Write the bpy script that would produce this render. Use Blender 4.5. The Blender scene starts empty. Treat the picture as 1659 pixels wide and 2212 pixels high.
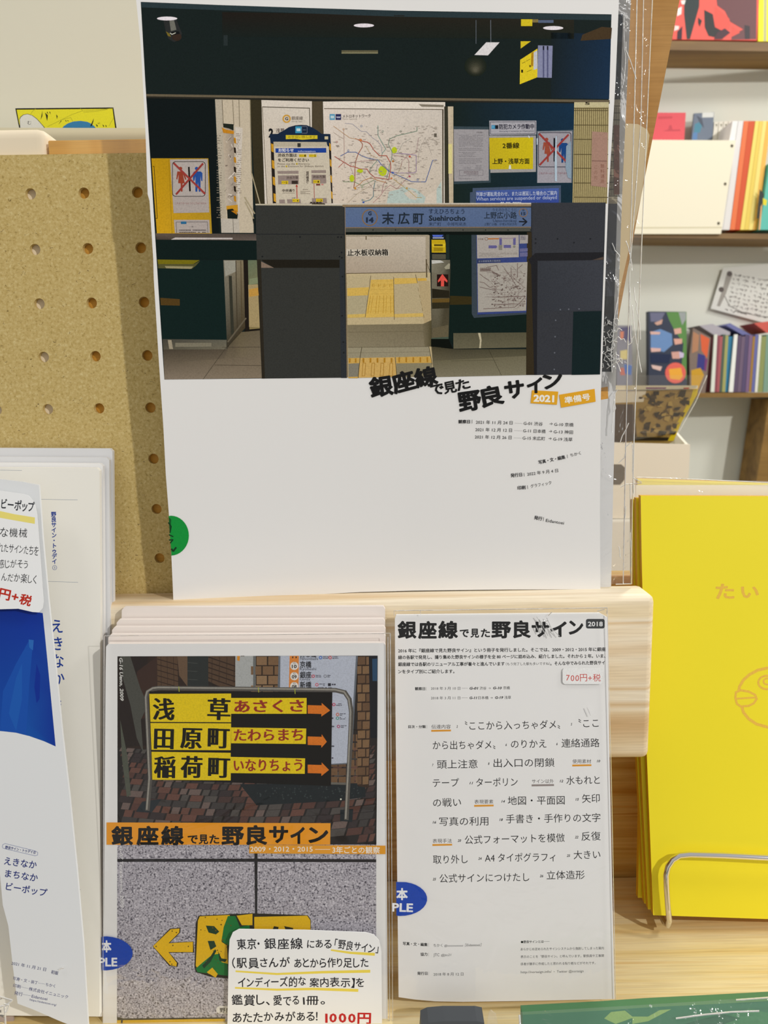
import bpy, bmesh, math, random
import numpy as np
from mathutils import Vector, Matrix
random.seed(7)
S = bpy.context.scene
COL = S.collection
# ------------------------------------------------------------------ camera
F = 1700.0                      # focal length in pixels of the 1659 x 2212 frame
CAM = np.array([0.0, 0.0, 1.35])
def cam_basis(vx=1000, vy=12000):
    d = np.array([vx - 829.5, -(vy - 1106), -F]); d /= np.linalg.norm(d)
    z = -d
    f = np.array([0, 0, -1.0]); y = f - (f @ z) * z; y /= np.linalg.norm(y)
    return np.array([np.cross(y, z), y, z])
R = cam_basis()
cd = bpy.data.cameras.new('camera'); co = bpy.data.objects.new('camera', cd); COL.objects.link(co)
m = Matrix([list(R[0]) + [CAM[0]], list(R[1]) + [CAM[1]], list(R[2]) + [CAM[2]], [0, 0, 0, 1]])
co.matrix_world = m
cd.sensor_fit = 'VERTICAL'; cd.sensor_height = 24; cd.lens = F / 2212 * 24
cd.clip_start = 0.01; cd.dof.use_dof = True; cd.dof.focus_distance = 0.435; cd.dof.aperture_fstop = 9.5
S.camera = co
# ------------------------------------------------------------------ light
S.view_settings.view_transform = 'Standard'; S.view_settings.look = 'None'
S.view_settings.gamma = 1; S.view_settings.use_curve_mapping = False
S.view_settings.exposure = 0.0
w = bpy.data.worlds.new('room_light'); S.world = w; w.use_nodes = True
w.node_tree.nodes['Background'].inputs[0].default_value = (1.0, 0.985, 0.965, 1)
w.node_tree.nodes['Background'].inputs[1].default_value = 0.46
def lamp(name, loc, target, size, power, col=(1, .975, .94)):
    l = bpy.data.lights.new(name, 'AREA'); l.shape = 'DISK'; l.size = size; l.energy = power; l.color = col
    o = bpy.data.objects.new(name, l); COL.objects.link(o); o.location = loc
    o.rotation_euler = (Vector(target) - Vector(loc)).to_track_quat('-Z', 'Y').to_euler()
    return o
lamp('spot_lamp', (1.45, -1.05, 2.35), (0, .42, 1.3), .06, 26)
lamp('spot_lamp', (.50, 1.0, 2.55), (.1, .38, 1.0), .12, 7.5)
lamp('spot_lamp', (1.5, .15, 2.5), (1.0, 1.2, 1.3), .3, 11)
lamp('spot_lamp', (-.9, .2, 2.5), (-.3, .7, 1.5), .3, 4)
try: S.cycles.use_denoising = True
except Exception: pass

# ------------------------------------------------------------------ helpers
def ray(px, py): return R @ np.array([(px - 829.5) / F, -(py - 1106) / F, -1.0])
class Surf:
    """a sheet Y = a + b Z + c X (metres), with an optional gentle bend"""
    def __init__(s, a, b=0.0, c=0.0, bend=None): s.a, s.b, s.c, s.bend = a, b, c, bend
    def P(s, px, py, lift=0.0):
        r = ray(px, py)
        t = (s.a + s.b * CAM[2]) / (r[1] - s.b * r[2] - s.c * r[0])
        n = np.linalg.norm(r)
        if s.bend: t += s.bend(px, py) / n
        t -= lift / n
        return CAM + r * t
    def back(s, d): return Surf(s.a + d, s.b, s.c, s.bend)
def lean(py0, Y0, py1, Y1, px=829, c=0.0, bend=None):
    """sheet standing at depth Y0 where the frame row py0 crosses it and Y1 at row py1"""
    def z(py, Y): r = ray(px, py); return CAM[2] + r[2] * Y / r[1]
    z0, z1 = z(py0, Y0), z(py1, Y1); b = (Y1 - Y0) / (z1 - z0)
    X = Y0 * ray(px, py0)[0] / ray(px, py0)[1]
    return Surf(Y0 - b * z0 - c * X, b, c, bend)
def lin(c):
    if isinstance(c, str): c = tuple(int(c[i:i + 2], 16) for i in (0, 2, 4))
    return tuple((v / 255 / 12.92) if v / 255 <= .04045 else ((v / 255 + .055) / 1.055) ** 2.4 for v in c[:3])
MATS = {}
def mat(name, col=None, rough=.6, metal=0.0, spec=.3, coat=0.0):
    if name in MATS: return MATS[name]
    m = bpy.data.materials.new(name); m.use_nodes = True; MATS[name] = m
    p = m.node_tree.nodes['Principled BSDF']
    if col is not None: p.inputs['Base Color'].default_value = lin(col) + (1,)
    p.inputs['Roughness'].default_value = rough; p.inputs['Metallic'].default_value = metal
    p.inputs['Specular IOR Level'].default_value = spec; p.inputs['Coat Weight'].default_value = coat
    return m
def N(m, typ, **kw):
    n = m.node_tree.nodes.new(typ)
    for k, v in kw.items():
        if hasattr(n, k): setattr(n, k, v)
        else: n.inputs[k].default_value = v
    return n
def L(m, a, b): m.node_tree.links.new(a, b)
def coords(m, scale):
    t = N(m, 'ShaderNodeTexCoord'); mp = N(m, 'ShaderNodeMapping'); mp.inputs['Scale'].default_value = scale
    L(m, t.outputs['Object'], mp.inputs[0]); return mp.outputs[0]
def ramp(m, fac, stops):
    r = N(m, 'ShaderNodeValToRGB'); L(m, fac, r.inputs[0]); e = r.color_ramp.elements
    while len(e) > 1: e.remove(e[0])
    e[0].position = stops[0][0]; e[0].color = lin(stops[0][1]) + (1,)
    for p, c in stops[1:]:
        k = e.new(p); k.color = lin(c) + (1,)
    return r.outputs[0]
def mul(m, a, b, fac=1.0, mode='MULTIPLY'):
    x = N(m, 'ShaderNodeMix', data_type='RGBA', blend_type=mode); x.inputs[0].default_value = fac
    L(m, a, x.inputs[6]); L(m, b, x.inputs[7]); return x.outputs[2]
def wood(name, stops, rough=.45, sc=(3, 60, 60), dist=1.0, fine=.25, det=3):
    m = mat(name, rough=rough); p = m.node_tree.nodes['Principled BSDF']
    n = N(m, 'ShaderNodeTexNoise'); n.inputs['Scale'].default_value = 1; n.inputs['Detail'].default_value = det
    n.inputs['Distortion'].default_value = dist; L(m, coords(m, sc), n.inputs[0])
    c = ramp(m, n.outputs[0], stops)
    n2 = N(m, 'ShaderNodeTexNoise'); n2.inputs['Scale'].default_value = 1; n2.inputs['Detail'].default_value = 4
    L(m, coords(m, (30, 900, 900)), n2.inputs[0])
    c2 = ramp(m, n2.outputs[0], [(.3, 'b8a890'), (.6, 'ffffff')])
    L(m, mul(m, c, c2, fine), p.inputs['Base Color']); return m
PINE = wood('pale_pine', [(.30, 'd3b183'), (.40, 'e6cfa8'), (.47, 'efe0c4'), (.53, 'dcc096'), (.58, 'f0e3ca'), (.72, 'e8d5b0')], sc=(1.0, 36, 36), dist=.4, det=1)
HONEY = wood('honey_pine', [(.3, 'd09a45'), (.45, 'e3b868'), (.6, 'edca80'), (.7, 'd9a04a')], sc=(4, 170, 170))
LEDGE = wood('yellow_pine', [(.3, 'e2bc76'), (.45, 'efd698'), (.6, 'f4e2b2'), (.7, 'e6c484')], sc=(3, 110, 110))
OCHRE = wood('ochre_ply', [(.3, 'bc8426'), (.5, 'd49a3a'), (.7, 'dfaa50')], sc=(40, 40, 3))
SHELFWOOD = wood('dark_shelf', [(.3, '6f5226'), (.5, '8a6a35'), (.7, '9a7840')], sc=(2, 30, 30))
def mdf():
    m = mat('fibreboard', rough=.75, spec=.15); p = m.node_tree.nodes['Principled BSDF']
    a = N(m, 'ShaderNodeTexNoise'); a.inputs['Scale'].default_value = 620; a.inputs['Detail'].default_value = 5; a.inputs['Roughness'].default_value = .75
    L(m, coords(m, (1, 1, 1)), a.inputs[0])
    c = ramp(m, a.outputs[0], [(.28, '8c7544'), (.40, 'c3a968'), (.55, 'd0b87a'), (.70, 'e0ce96')])
    b = N(m, 'ShaderNodeTexNoise'); b.inputs['Scale'].default_value = 240; b.inputs['Detail'].default_value = 2; b.inputs['Distortion'].default_value = 3
    L(m, coords(m, (1, 1, 1.6)), b.inputs[0])
    d = ramp(m, b.outputs[0], [(.26, '5c4628'), (.33, 'ffffff')])
    L(m, mul(m, c, d, .75), p.inputs['Base Color']); return m
MDF = mdf()
PAPER = mat('white_paper', 'ecebe9', .55, spec=.25)
CREAM = mat('cream_paper', 'efece2', .6, spec=.2)
GREYP = mat('grey_white_paper', 'dfdfdf', .5)
PINKP = mat('warm_white_paper', 'ece2da', .6)
YELLOW = mat('yellow_paper', 'f3e22a', .45, spec=.3)
SHADED_EDGE = mat('shaded_page_edge', 'd9a714', .5)  # shade on the sides of the yellow stack, put into the colour
CHROME = mat('chrome', 'e8e6e6', .08, metal=1.0)
CARD = mat('glossy_card', 'f2f3f3', .25, spec=.4)
KRAFT = wood('kraft_card', [(.3, 'a87a3c'), (.5, 'b4874a'), (.7, 'bd9154')], rough=.7, sc=(20, 20, 20))
TAN = mat('tan_card', 'bfa980', .7)
def printmat(name, rough, grain=0.0, coat=0.0, spec=.2):
    m = mat(name, rough=rough, spec=spec, coat=coat); p = m.node_tree.nodes['Principled BSDF']
    a = N(m, 'ShaderNodeVertexColor', layer_name='Col')
    out = a.outputs[0]
    if grain:
        n = N(m, 'ShaderNodeTexNoise'); n.inputs['Scale'].default_value = 1400; n.inputs['Detail'].default_value = 2
        L(m, coords(m, (1, 1, 1)), n.inputs[0])
        out = mul(m, out, ramp(m, n.outputs[0], [(.25, 'b4b4b4'), (.6, 'ffffff')]), grain)
    L(m, out, p.inputs['Base Color']); return m
INK = printmat('printed_ink', .5)
PHOTO = printmat('printed_photo_ink', .5, .32, spec=.04)
SOFT = printmat('printed_soft_ink', .45, .2)
def granite():
    m = mat('printed_granite', rough=.4); p = m.node_tree.nodes['Principled BSDF']
    n = N(m, 'ShaderNodeTexNoise'); n.inputs['Scale'].default_value = 1150; n.inputs['Detail'].default_value = 3; n.inputs['Roughness'].default_value = .6
    L(m, coords(m, (1, 1, 1)), n.inputs[0])
    c = ramp(m, n.outputs[0], [(.34, '34323c'), (.40, '7a7680'), (.46, 'a8a4ac'), (.58, 'b8b4bc'), (.68, 'e0dce2')])
    L(m, c, p.inputs['Base Color']); return m
GRANITE = granite()
def plastic(name, bump=.15, scale=30, haze=.0, rough=.06, gl=1.0):
    m = bpy.data.materials.new(name); m.use_nodes = True; nt = m.node_tree; nt.nodes.clear()
    o = N(m, 'ShaderNodeOutputMaterial'); tr = N(m, 'ShaderNodeBsdfTransparent'); g = N(m, 'ShaderNodeBsdfGlossy')
    g.inputs['Roughness'].default_value = rough
    fr = N(m, 'ShaderNodeFresnel'); fr.inputs[0].default_value = 1.45
    nz = N(m, 'ShaderNodeTexNoise'); nz.inputs['Scale'].default_value = scale; nz.inputs['Detail'].default_value = 3; nz.inputs['Distortion'].default_value = 1.5
    L(m, coords(m, (1, 1, 1)), nz.inputs[0])
    b = N(m, 'ShaderNodeBump'); b.inputs['Strength'].default_value = bump; b.inputs['Distance'].default_value = .004
    L(m, nz.outputs[0], b.inputs['Height']); L(m, b.outputs[0], g.inputs['Normal']); L(m, b.outputs[0], fr.inputs['Normal'])
    mx = N(m, 'ShaderNodeMixShader')
    mm = N(m, 'ShaderNodeMath', operation='MULTIPLY'); mm.inputs[1].default_value = gl
    L(m, fr.outputs[0], mm.inputs[0]); L(m, mm.outputs[0], mx.inputs[0]); L(m, tr.outputs[0], mx.inputs[1]); L(m, g.outputs[0], mx.inputs[2])
    last = mx.outputs[0]
    if haze:
        d = N(m, 'ShaderNodeBsdfDiffuse'); d.inputs[0].default_value = (.9, .9, .88, 1)
        m2 = N(m, 'ShaderNodeMixShader'); m2.inputs[0].default_value = haze
        L(m, last, m2.inputs[1]); L(m, d.outputs[0], m2.inputs[2]); last = m2.outputs[0]
    L(m, last, o.inputs[0]); return m
SLEEVE = plastic('clear_film', .25, 25)
CRUMPLE = plastic('crumpled_film', 1.0, 45, .05, .08)
SEAM = plastic('film_seam', .3, 60, .28, .15)
CREASE_GLINT = plastic('film_crease_glint', .6, 300, .55, .12)  # white haze in the colour imitates glints along film folds

def link(name, me, parent=None, material=None):
    o = bpy.data.objects.new(name, me); COL.objects.link(o)
    if parent: o.parent = parent
    if material: me.materials.append(material)
    return o
def tag(o, label, cat, group=None):
    o['label'] = label; o['category'] = cat
    if group: o['group'] = group
    return o
def thing(name, label, cat, loc, group=None):
    o = bpy.data.objects.new(name, None); COL.objects.link(o); o.empty_display_size = .02
    o.location = Vector([float(v) for v in loc]); tag(o, label, cat, group); return o
def fix(o):
    """parts are modelled in world space: keep them there under a moved parent"""
    if o.parent: o.matrix_parent_inverse = Matrix.Translation(-o.parent.location)
    return o
EPS = 1.5e-5
GLY = {}
FC = bpy.data.curves.new('glyphs', 'FONT'); FO = bpy.data.objects.new('glyphs', FC)
def glyphs(s, off=0.0, shear=0.0, b=(0, 0), res=2):
    k = (s, off, shear, b, res)
    if k in GLY: return GLY[k]
    FC.body = s; FC.size = 1; FC.resolution_u = res; FC.offset = off; FC.shear = shear
    me = bpy.data.meshes.new_from_object(FO)
    V = np.array([v.co[:2] for v in me.vertices]).reshape(-1, 2)
    Fs = [tuple(p.vertices) for p in me.polygons]
    V = [tuple(v) for v in V]
    if b[0] or b[1]:
        cnt = {}
        for f in Fs:
            for i in range(len(f)):
                e = (f[i], f[(i + 1) % len(f)]); e = (min(e), max(e)); cnt[e] = cnt.get(e, 0) + 1
        bx, by = b
        bound = [e for e, n in cnt.items() if n == 1]
        seen = set()
        for i, j in bound:
            p, q = np.array(V[i][:2]), np.array(V[j][:2]); d = (q - p) / np.array([bx or 1e-4, by or 1e-4]); l = np.linalg.norm(d)
            if l < 1e-9: continue
            n = np.array([-d[1], d[0]]) / l * np.array([bx, by]); k0 = len(V)
            z = .02 + (len(Fs) * 7 % 41) / 70
            V += [(*w_, z) for w_ in (p + n, q + n, q - n, p - n)]; Fs.append((k0, k0 + 1, k0 + 2, k0 + 3))
            for a in (i, j):
                if a in seen: continue
                seen.add(a); c = V[a]; k0 = len(V); z = .02 + (len(Fs) * 7 % 41) / 70
                V += [(c[0] + bx * math.cos(t * math.pi / 4), c[1] + by * math.sin(t * math.pi / 4), z) for t in range(8)]
                Fs.append(tuple(range(k0, k0 + 8)))
    bpy.data.meshes.remove(me)
    V = [(v[0], v[1], (v[2] if len(v) > 2 else 0.0)) for v in V]
    V = np.array(V).reshape(-1, 3); GLY[k] = (V, Fs); return GLY[k]
class Canvas:
    """flat print: shapes drawn on a sheet, each layer lifted a hair above the one below"""
    def __init__(s, surf, base=0): s.s = surf; s.V = []; s.F = []; s.C = []; s.base = base; s.T(0, 0, 1)
    def T(s, ox, oy, sc): s.ox, s.oy, s.sc = ox, oy, sc; return s
    def add(s, pts, faces, col, l):
        k = len(s.V); vc = isinstance(col, list)
        s.V += [(s.ox + p[0] / s.sc, s.oy + p[1] / s.sc, l + s.base + (p[2] if len(p) > 2 else 0.0)) for p in pts]
        cc = [lin(c) for c in col] if vc else lin(col)
        for f in faces:
            s.F.append(tuple(k + i for i in f)); s.C.append([cc[i] for i in f] if vc else [cc] * len(f))
    def poly(s, pts, col, l=1):
        s.n = (getattr(s, 'n', 0) + 1) % 29; l = l + s.n / 60; s.add(pts, [tuple(range(len(pts)))], col, l)
    def rect(s, x0, y0, x1, y1, col, l=1): s.poly([(x0, y0), (x1, y0), (x1, y1), (x0, y1)], col, l)
    def circle(s, x, y, r, col, l=1, ry=None, n=20):
        ry = ry or r; s.poly([(x + r * math.cos(t * 2 * math.pi / n), y + ry * math.sin(t * 2 * math.pi / n)) for t in range(n)], col, l)
    def ring(s, x, y, r, wd, col, l=1, ry=None, n=24):
        ry = ry or r; P = []; Fc = []
        for t in range(n):
            a = t * 2 * math.pi / n; P += [(x + r * math.cos(a), y + ry * math.sin(a)), (x + (r - wd) * math.cos(a), y + (ry - wd) * math.sin(a))]
            u = (t + 1) % n; Fc.append((2 * t, 2 * u, 2 * u + 1, 2 * t + 1))
        s.add(P, Fc, col, l)
    def line(s, pts, wd, col, l=1, close=False, w1=None):
        if close: pts = list(pts) + [pts[0]]
        n = len(pts)
        for i in range(n - 1):
            a, b = pts[i], pts[i + 1]; dx, dy = b[0] - a[0], b[1] - a[1]; d = math.hypot(dx, dy) or 1
            wa = wd if w1 is None else wd + (w1 - wd) * i / max(1, n - 1); wb = wd if w1 is None else wd + (w1 - wd) * (i + 1) / max(1, n - 1)
            ux, uy = dx / d, dy / d; e = wa * .2 if n > 2 else 0
            s.poly([(a[0] - uy * wa / 2 - ux * e, a[1] + ux * wa / 2 - uy * e), (b[0] - uy * wb / 2 + ux * e, b[1] + ux * wb / 2 + uy * e),
                    (b[0] + uy * wb / 2 + ux * e, b[1] - ux * wb / 2 + uy * e), (a[0] + uy * wa / 2 - ux * e, a[1] - ux * wa / 2 - uy * e)], col, l)
    def rrect(s, x0, y0, x1, y1, r, col, l=1, wd=None):
        P = []
        for cx, cy, a0 in ((x1 - r, y0 + r, -90), (x1 - r, y1 - r, 0), (x0 + r, y1 - r, 90), (x0 + r, y0 + r, 180)):
            for t_ in range(5): a = math.radians(a0 + t_ * 22.5); P.append((cx + r * math.cos(a), cy + r * math.sin(a)))
        if wd: s.line(P, wd, col, l, True)
        else: s.poly(P, col, l)
    def text(s, t, x0, y0, x1, y1, h, col='1a1a1a', l=3, b=(0, 0), off=0.0, shear=0.0, jit=0.0, rot=0.0):
        """text whose ink runs from x0,y0 to x1,y1 along the baseline, em height h"""
        if not isinstance(b, tuple): b = (b, b)
        V, Fs = glyphs(t, off, shear, b) if not jit else jitter(t, off, b, jit)
        if len(V) == 0: return
        a, z = V[:, 0].min(), V[:, 0].max()
        W = math.hypot(x1 - x0, y1 - y0) or 1; ux, uy = (x1 - x0) / W, (y1 - y0) / W
        sx = W / max(z - a, 1e-6)
        q = [(x0 + ux * (v[0] - a) * sx + uy * v[1] * h, y0 + uy * (v[0] - a) * sx - ux * v[1] * h, v[2]) for v in V]
        s.add(q, Fs, col, l)
    def vtext(s, t, x, y0, y1, h, col='1a1a1a', l=3, b=(0, 0), x1=None, w=None, off=0.0):
        if not isinstance(b, tuple): b = (b, b)
        n = len(t); x1 = x if x1 is None else x1; w = w or h
        for i, ch in enumerate(t):
            f = (i + .5) / n; V, Fs = glyphs(ch, off, 0.0, b); cx, cy = x + (x1 - x) * f, y0 + (y1 - y0) * f
            if ch in 'ー―…': q = [(cx + (v[1] - .38) * w, cy + (v[0] - .5) * h, v[2]) for v in V]
            else: q = [(cx + (v[0] - .5) * w, cy - (v[1] - .38) * h, v[2]) for v in V]
            s.add(q, Fs, col, l)
    def dashes(s, x0, y0, x1, y1, rows, col, l=3, th=.45, fill=.8, seg=6, slant=0.0):
        """rows of print too small to read"""
        for r in range(rows):
            y = y0 + (y1 - y0) * (r + .5) / rows; hh = (y1 - y0) / rows * th / 2; x = x0
            end = x1 if random.random() > .25 else x0 + (x1 - x0) * random.uniform(.5, .95)
            while x < end:
                e = min(end, x + seg * random.uniform(.6, 2.2)); dy = slant * (x - x0)
                if random.random() < fill: s.poly([(x, y - hh + dy), (e, y - hh + dy), (e, y + hh + dy), (x, y + hh + dy)], col, l)
                x = e + seg * .25
    def build(s, name, parent, material, grid=None):
        V, Fs, C = s.V, s.F, s.C
        if grid:
            bm = bmesh.new(); cl = bm.loops.layers.float_color.new('Col')
            vs = [bm.verts.new((v[0], v[1], v[2] * .001)) for v in V]
            for f, c in zip(Fs, C):
                try: fc = bm.faces.new([vs[i] for i in f])
                except ValueError: continue
                for lp, cc in zip(fc.loops, c): lp[cl] = (*cc, 1)
            gx, gy = grid
            xs = [v[0] for v in V]; ys = [v[1] for v in V]
            for k in range(math.ceil(min(xs) / gx), math.floor(max(xs) / gx) + 1) if gx else ():
                bmesh.ops.bisect_plane(bm, geom=bm.verts[:] + bm.edges[:] + bm.faces[:], plane_co=(k * gx, 0, 0), plane_no=(1, 0, 0), dist=1e-4)
            for k in range(math.ceil(min(ys) / gy), math.floor(max(ys) / gy) + 1) if gy else ():
                bmesh.ops.bisect_plane(bm, geom=bm.verts[:] + bm.edges[:] + bm.faces[:], plane_co=(0, k * gy, 0), plane_no=(0, 1, 0), dist=1e-4)
            for v in bm.verts: v.co = Vector(s.s.P(v.co.x, v.co.y, v.co.z * 1000 * EPS))
            bmesh.ops.reverse_faces(bm, faces=[f for f in bm.faces if f.normal.dot(Vector(CAM) - f.calc_center_median()) < 0])
            me = bpy.data.meshes.new(name); bm.to_mesh(me); bm.free()
        else:
            me = bpy.data.meshes.new(name)
            me.from_pydata([tuple(float(q) for q in s.s.P(v[0], v[1], v[2] * EPS)) for v in V], [], Fs)
            a = me.color_attributes.new('Col', 'FLOAT_COLOR', 'CORNER')
            flat = np.array([list(c) + [1.0] for f in C for c in f], dtype=np.float32).ravel()
            if len(flat) == len(a.data) * 4: a.data.foreach_set('color', flat)
            me.update()
        return fix(link(name, me, parent, material))
def jitter(t, off, b, j):
    V, Fs = [], []; x = 0.0; rs = random.Random(t)
    for ch in t:
        if ch in ' 　': x += .4; continue
        v, f = glyphs(ch, off, 0.0, b); v = np.array(v); a0, a1 = v[:, 0].min(), v[:, 0].max(); k = len(V)
        c, sn = math.cos(rs.uniform(-j, j)), rs.uniform(-j, j); sc = 1 + rs.uniform(-j, j) * .8; dy = rs.uniform(-j, j) * .5
        wd = a1 - a0
        for q in v:
            X, Y = (q[0] - a0) * sc, (q[1] - .38) * sc
            V.append((x + X * c - Y * sn, .38 + dy + X * sn * .5 + Y * c, q[2]))
        Fs += [tuple(k + i for i in ff) for ff in f]; x += wd * sc + .12
    return np.array(V), Fs
def solid(name, outline, surf, thick, material, parent=None, grid=None, edge=None):
    """a sheet or block with the given outline on its front, thick metres deep"""
    bm = bmesh.new(); f = bm.faces.new([bm.verts.new((x, y, 0)) for x, y in outline])
    if grid:
        xs = [v[0] for v in outline]; ys = [v[1] for v in outline]; gx, gy = grid
        for k in range(math.ceil(min(xs) / gx), math.floor(max(xs) / gx) + 1):
            bmesh.ops.bisect_plane(bm, geom=bm.verts[:] + bm.edges[:] + bm.faces[:], plane_co=(k * gx, 0, 0), plane_no=(1, 0, 0), dist=1e-4)
        for k in range(math.ceil(min(ys) / gy), math.floor(max(ys) / gy) + 1):
            bmesh.ops.bisect_plane(bm, geom=bm.verts[:] + bm.edges[:] + bm.faces[:], plane_co=(0, k * gy, 0), plane_no=(0, 1, 0), dist=1e-4)
    bm.verts.index_update()
    bd = [(e.link_loops[0].vert.index, e.link_loops[0].link_loop_next.vert.index) for e in bm.edges if len(e.link_faces) == 1]
    fr = [tuple(float(q) for q in surf.P(v.co.x, v.co.y)) for v in bm.verts]; n = len(fr)
    bk = [(p[0], p[1] + thick, p[2]) for p in fr]
    fs = [tuple(v.index for v in f.verts) for f in bm.faces]; bm.free()
    F2 = fs + [tuple(n + i for i in reversed(f)) for f in fs] + [(j, i, n + i, n + j) for i, j in bd]
    me = bpy.data.meshes.new(name); me.from_pydata(fr + bk, [], F2)
    o = link(name, me, parent, material)
    if edge:
        me.materials.append(edge)
        for p in me.polygons:
            if p.index >= len(fs): p.material_index = 1
    bm = bmesh.new(); bm.from_mesh(me); bmesh.ops.recalc_face_normals(bm, faces=bm.faces[:]); bm.to_mesh(me); bm.free()
    return fix(o)
def box(name, x0, x1, y0, y1, z0, z1, material, parent=None, bev=0.0, seg=3):
    bm = bmesh.new(); bmesh.ops.create_cube(bm, size=1)
    for v in bm.verts: v.co = Vector(((x0 + x1) / 2 + v.co.x * (x1 - x0), (y0 + y1) / 2 + v.co.y * (y1 - y0), (z0 + z1) / 2 + v.co.z * (z1 - z0)))
    if bev: bmesh.ops.bevel(bm, geom=bm.edges[:], offset=bev, segments=seg, affect='EDGES', profile=.5)
    me = bpy.data.meshes.new(name); bm.to_mesh(me); bm.free()
    if bev:
        for p in me.polygons: p.use_smooth = True
    return fix(link(name, me, parent, material))
def tube(name, pts, r, material, parent=None, n=10, close_ends=True):
    bm = bmesh.new(); P = [Vector([float(q) for q in p]) for p in pts]; rings = []
    for i, p in enumerate(P):
        d = (P[min(i + 1, len(P) - 1)] - P[max(i - 1, 0)]).normalized()
        up = Vector((0, 1, 0)) if abs(d.y) < .9 else Vector((1, 0, 0))
        a = d.cross(up).normalized(); b = d.cross(a)
        rings.append([bm.verts.new(p + (a * math.cos(t * 2 * math.pi / n) + b * math.sin(t * 2 * math.pi / n)) * r) for t in range(n)])
    for A, B in zip(rings, rings[1:]):
        for t in range(n): bm.faces.new((A[t], A[(t + 1) % n], B[(t + 1) % n], B[t]))
    bm.faces.new(rings[0]); bm.faces.new(list(reversed(rings[-1])))
    bmesh.ops.recalc_face_normals(bm, faces=bm.faces[:])
    me = bpy.data.meshes.new(name); bm.to_mesh(me); bm.free()
    for p in me.polygons: p.use_smooth = True
    return fix(link(name, me, parent, material))
def creases(name, surf, lines, parent, w=3, lift=.0012, material=None):
    """folds, seams and painted glints on clear film: thin tent-shaped ridges"""
    V, Fs = [], []
    for pts in lines:
        for (x0, y0), (x1, y1) in zip(pts, pts[1:]):
            dx, dy = x1 - x0, y1 - y0; d = math.hypot(dx, dy) or 1; nx, ny = -dy / d * w / 2, dx / d * w / 2; k = len(V)
            for (a, b, lf) in ((x0 + nx, y0 + ny, lift), (x0, y0, lift + .0006), (x0 - nx, y0 - ny, lift), (x1 + nx, y1 + ny, lift), (x1, y1, lift + .0006), (x1 - nx, y1 - ny, lift)):
                V.append(tuple(float(q) for q in surf.P(a, b, lf)))
            Fs += [(k, k + 1, k + 4, k + 3), (k + 1, k + 2, k + 5, k + 4)]
    me = bpy.data.meshes.new(name); me.from_pydata(V, [], Fs)
    return fix(link(name, me, parent, material or CREASE_GLINT))
def sheet(name, outline, surf, material, parent=None, lift=.001, grid=(40, 40)):
    c = Canvas(surf); c.poly(outline, 'ffffff', lift / EPS); return c.build(name, parent, material, grid)

# ------------------------------------------------------------------ room
def struct(o): o['kind'] = 'structure'; return o
WALLM = mat('cream_wall', 'dfe0d4', .85, spec=.1)
BG = Surf(1.30, 0, .035)
struct(box('wall_back', -2.5, 2.6, 1.29, 1.39, 0, 2.9, WALLM))
struct(box('floor', -2.5, 2.6, -2.6, 1.29, -.05, 0, mat('grey_floor', '8f8a80', .5)))
# ------------------------------------------------------------------ display rack
def at(px, py, Y): return Surf(Y).P(px, py)
rack = thing('display_rack', 'wooden display rack with drilled fibreboard back, pine rail and pine ledge', 'display rack', (0, .44, 1.02))
def pegboard():
    p, x0, z0, r, y0, y1 = .0284, -.1285, 1.4555, .0029, .440, .4430
    bm = bmesh.new(); n = 16
    def zr(j): return z0 - p * j
    for i in range(-11, 9):
        for j in range(0, 9):
            cx, cz = x0 + p * i, zr(j); h = p / 2; rings = {}
            for y in (y0, y1):
                C, Q = [], []
                for t in range(n):
                    a = (t + .5) * 2 * math.pi / n; c, s = math.cos(a), math.sin(a); k = h / max(abs(c), abs(s))
                    C.append(bm.verts.new((cx + r * c, y, cz + r * s))); Q.append(bm.verts.new((cx + k * c, y, cz + k * s)))
                rings[y] = (C, Q)
                for t in range(n):
                    u = (t + 1) % n; f = (C[t], Q[t], Q[u], C[u]); bm.faces.new(f if y == y0 else tuple(reversed(f)))
                # square corners
                for t in range(n):
                    u = (t + 1) % n; a, b = Q[t].co, Q[u].co
                    if abs(a.x - b.x) > 1e-6 and abs(a.z - b.z) > 1e-6:
                        k = bm.verts.new((cx + (h if (a.x + b.x) / 2 > cx else -h), y, cz + (h if (a.z + b.z) / 2 > cz else -h)))
                        bm.faces.new((Q[t], k, Q[u]))
            A, B = rings[y0][0], rings[y1][0]
            for t in range(n): u = (t + 1) % n; bm.faces.new((A[t], A[u], B[u], B[t]))
    bmesh.ops.recalc_face_normals(bm, faces=bm.faces[:])
    xa, xb = x0 - p * 11.5, x0 + p * 8.5
    for (u0, u1, v0, v1) in ((xa, xb, z0 + p / 2, 1.4752), (xa, xb, 1.2, z0 - p * 8.5)):
        g = bmesh.ops.create_cube(bm, size=1)
        for v in g['verts']: v.co = Vector(((u0 + u1) / 2 + v.co.x * (u1 - u0), (y0 + y1) / 2 + v.co.y * (y1 - y0), (v0 + v1) / 2 + v.co.z * (v1 - v0)))
    me = bpy.data.meshes.new('pegboard'); bm.to_mesh(me); bm.free(); return fix(link('pegboard', me, rack, MDF))
o = pegboard(); o['label'] = 'fibreboard with a grid of round holes'
box('rail', -.75, .1468, .4145, .4398, 1.1425, 1.2372, PINE, rack, .004)
box('back_panel', -.75, .75, .49, .505, 1.0, 1.2300, HONEY, rack, .001, 1)
o = box('ledge', -.75, .75, .325, .4899, 1.0, 1.0205, LEDGE, rack, .002, 2)
zt = at(200, 303, .4442)[2]; xl = at(106, 320, .4442)[0]
box('back_plank', xl, .105, .4432, .456, 1.15, zt, OCHRE, rack, .0005, 1)
box('post', -.32, at(104, 320, .4442)[0], .4432, .4895, 1.15, at(50, 279, .447)[2], mat('cream_pine', 'ebdcc0', .5), rack, .006, 4)
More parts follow.
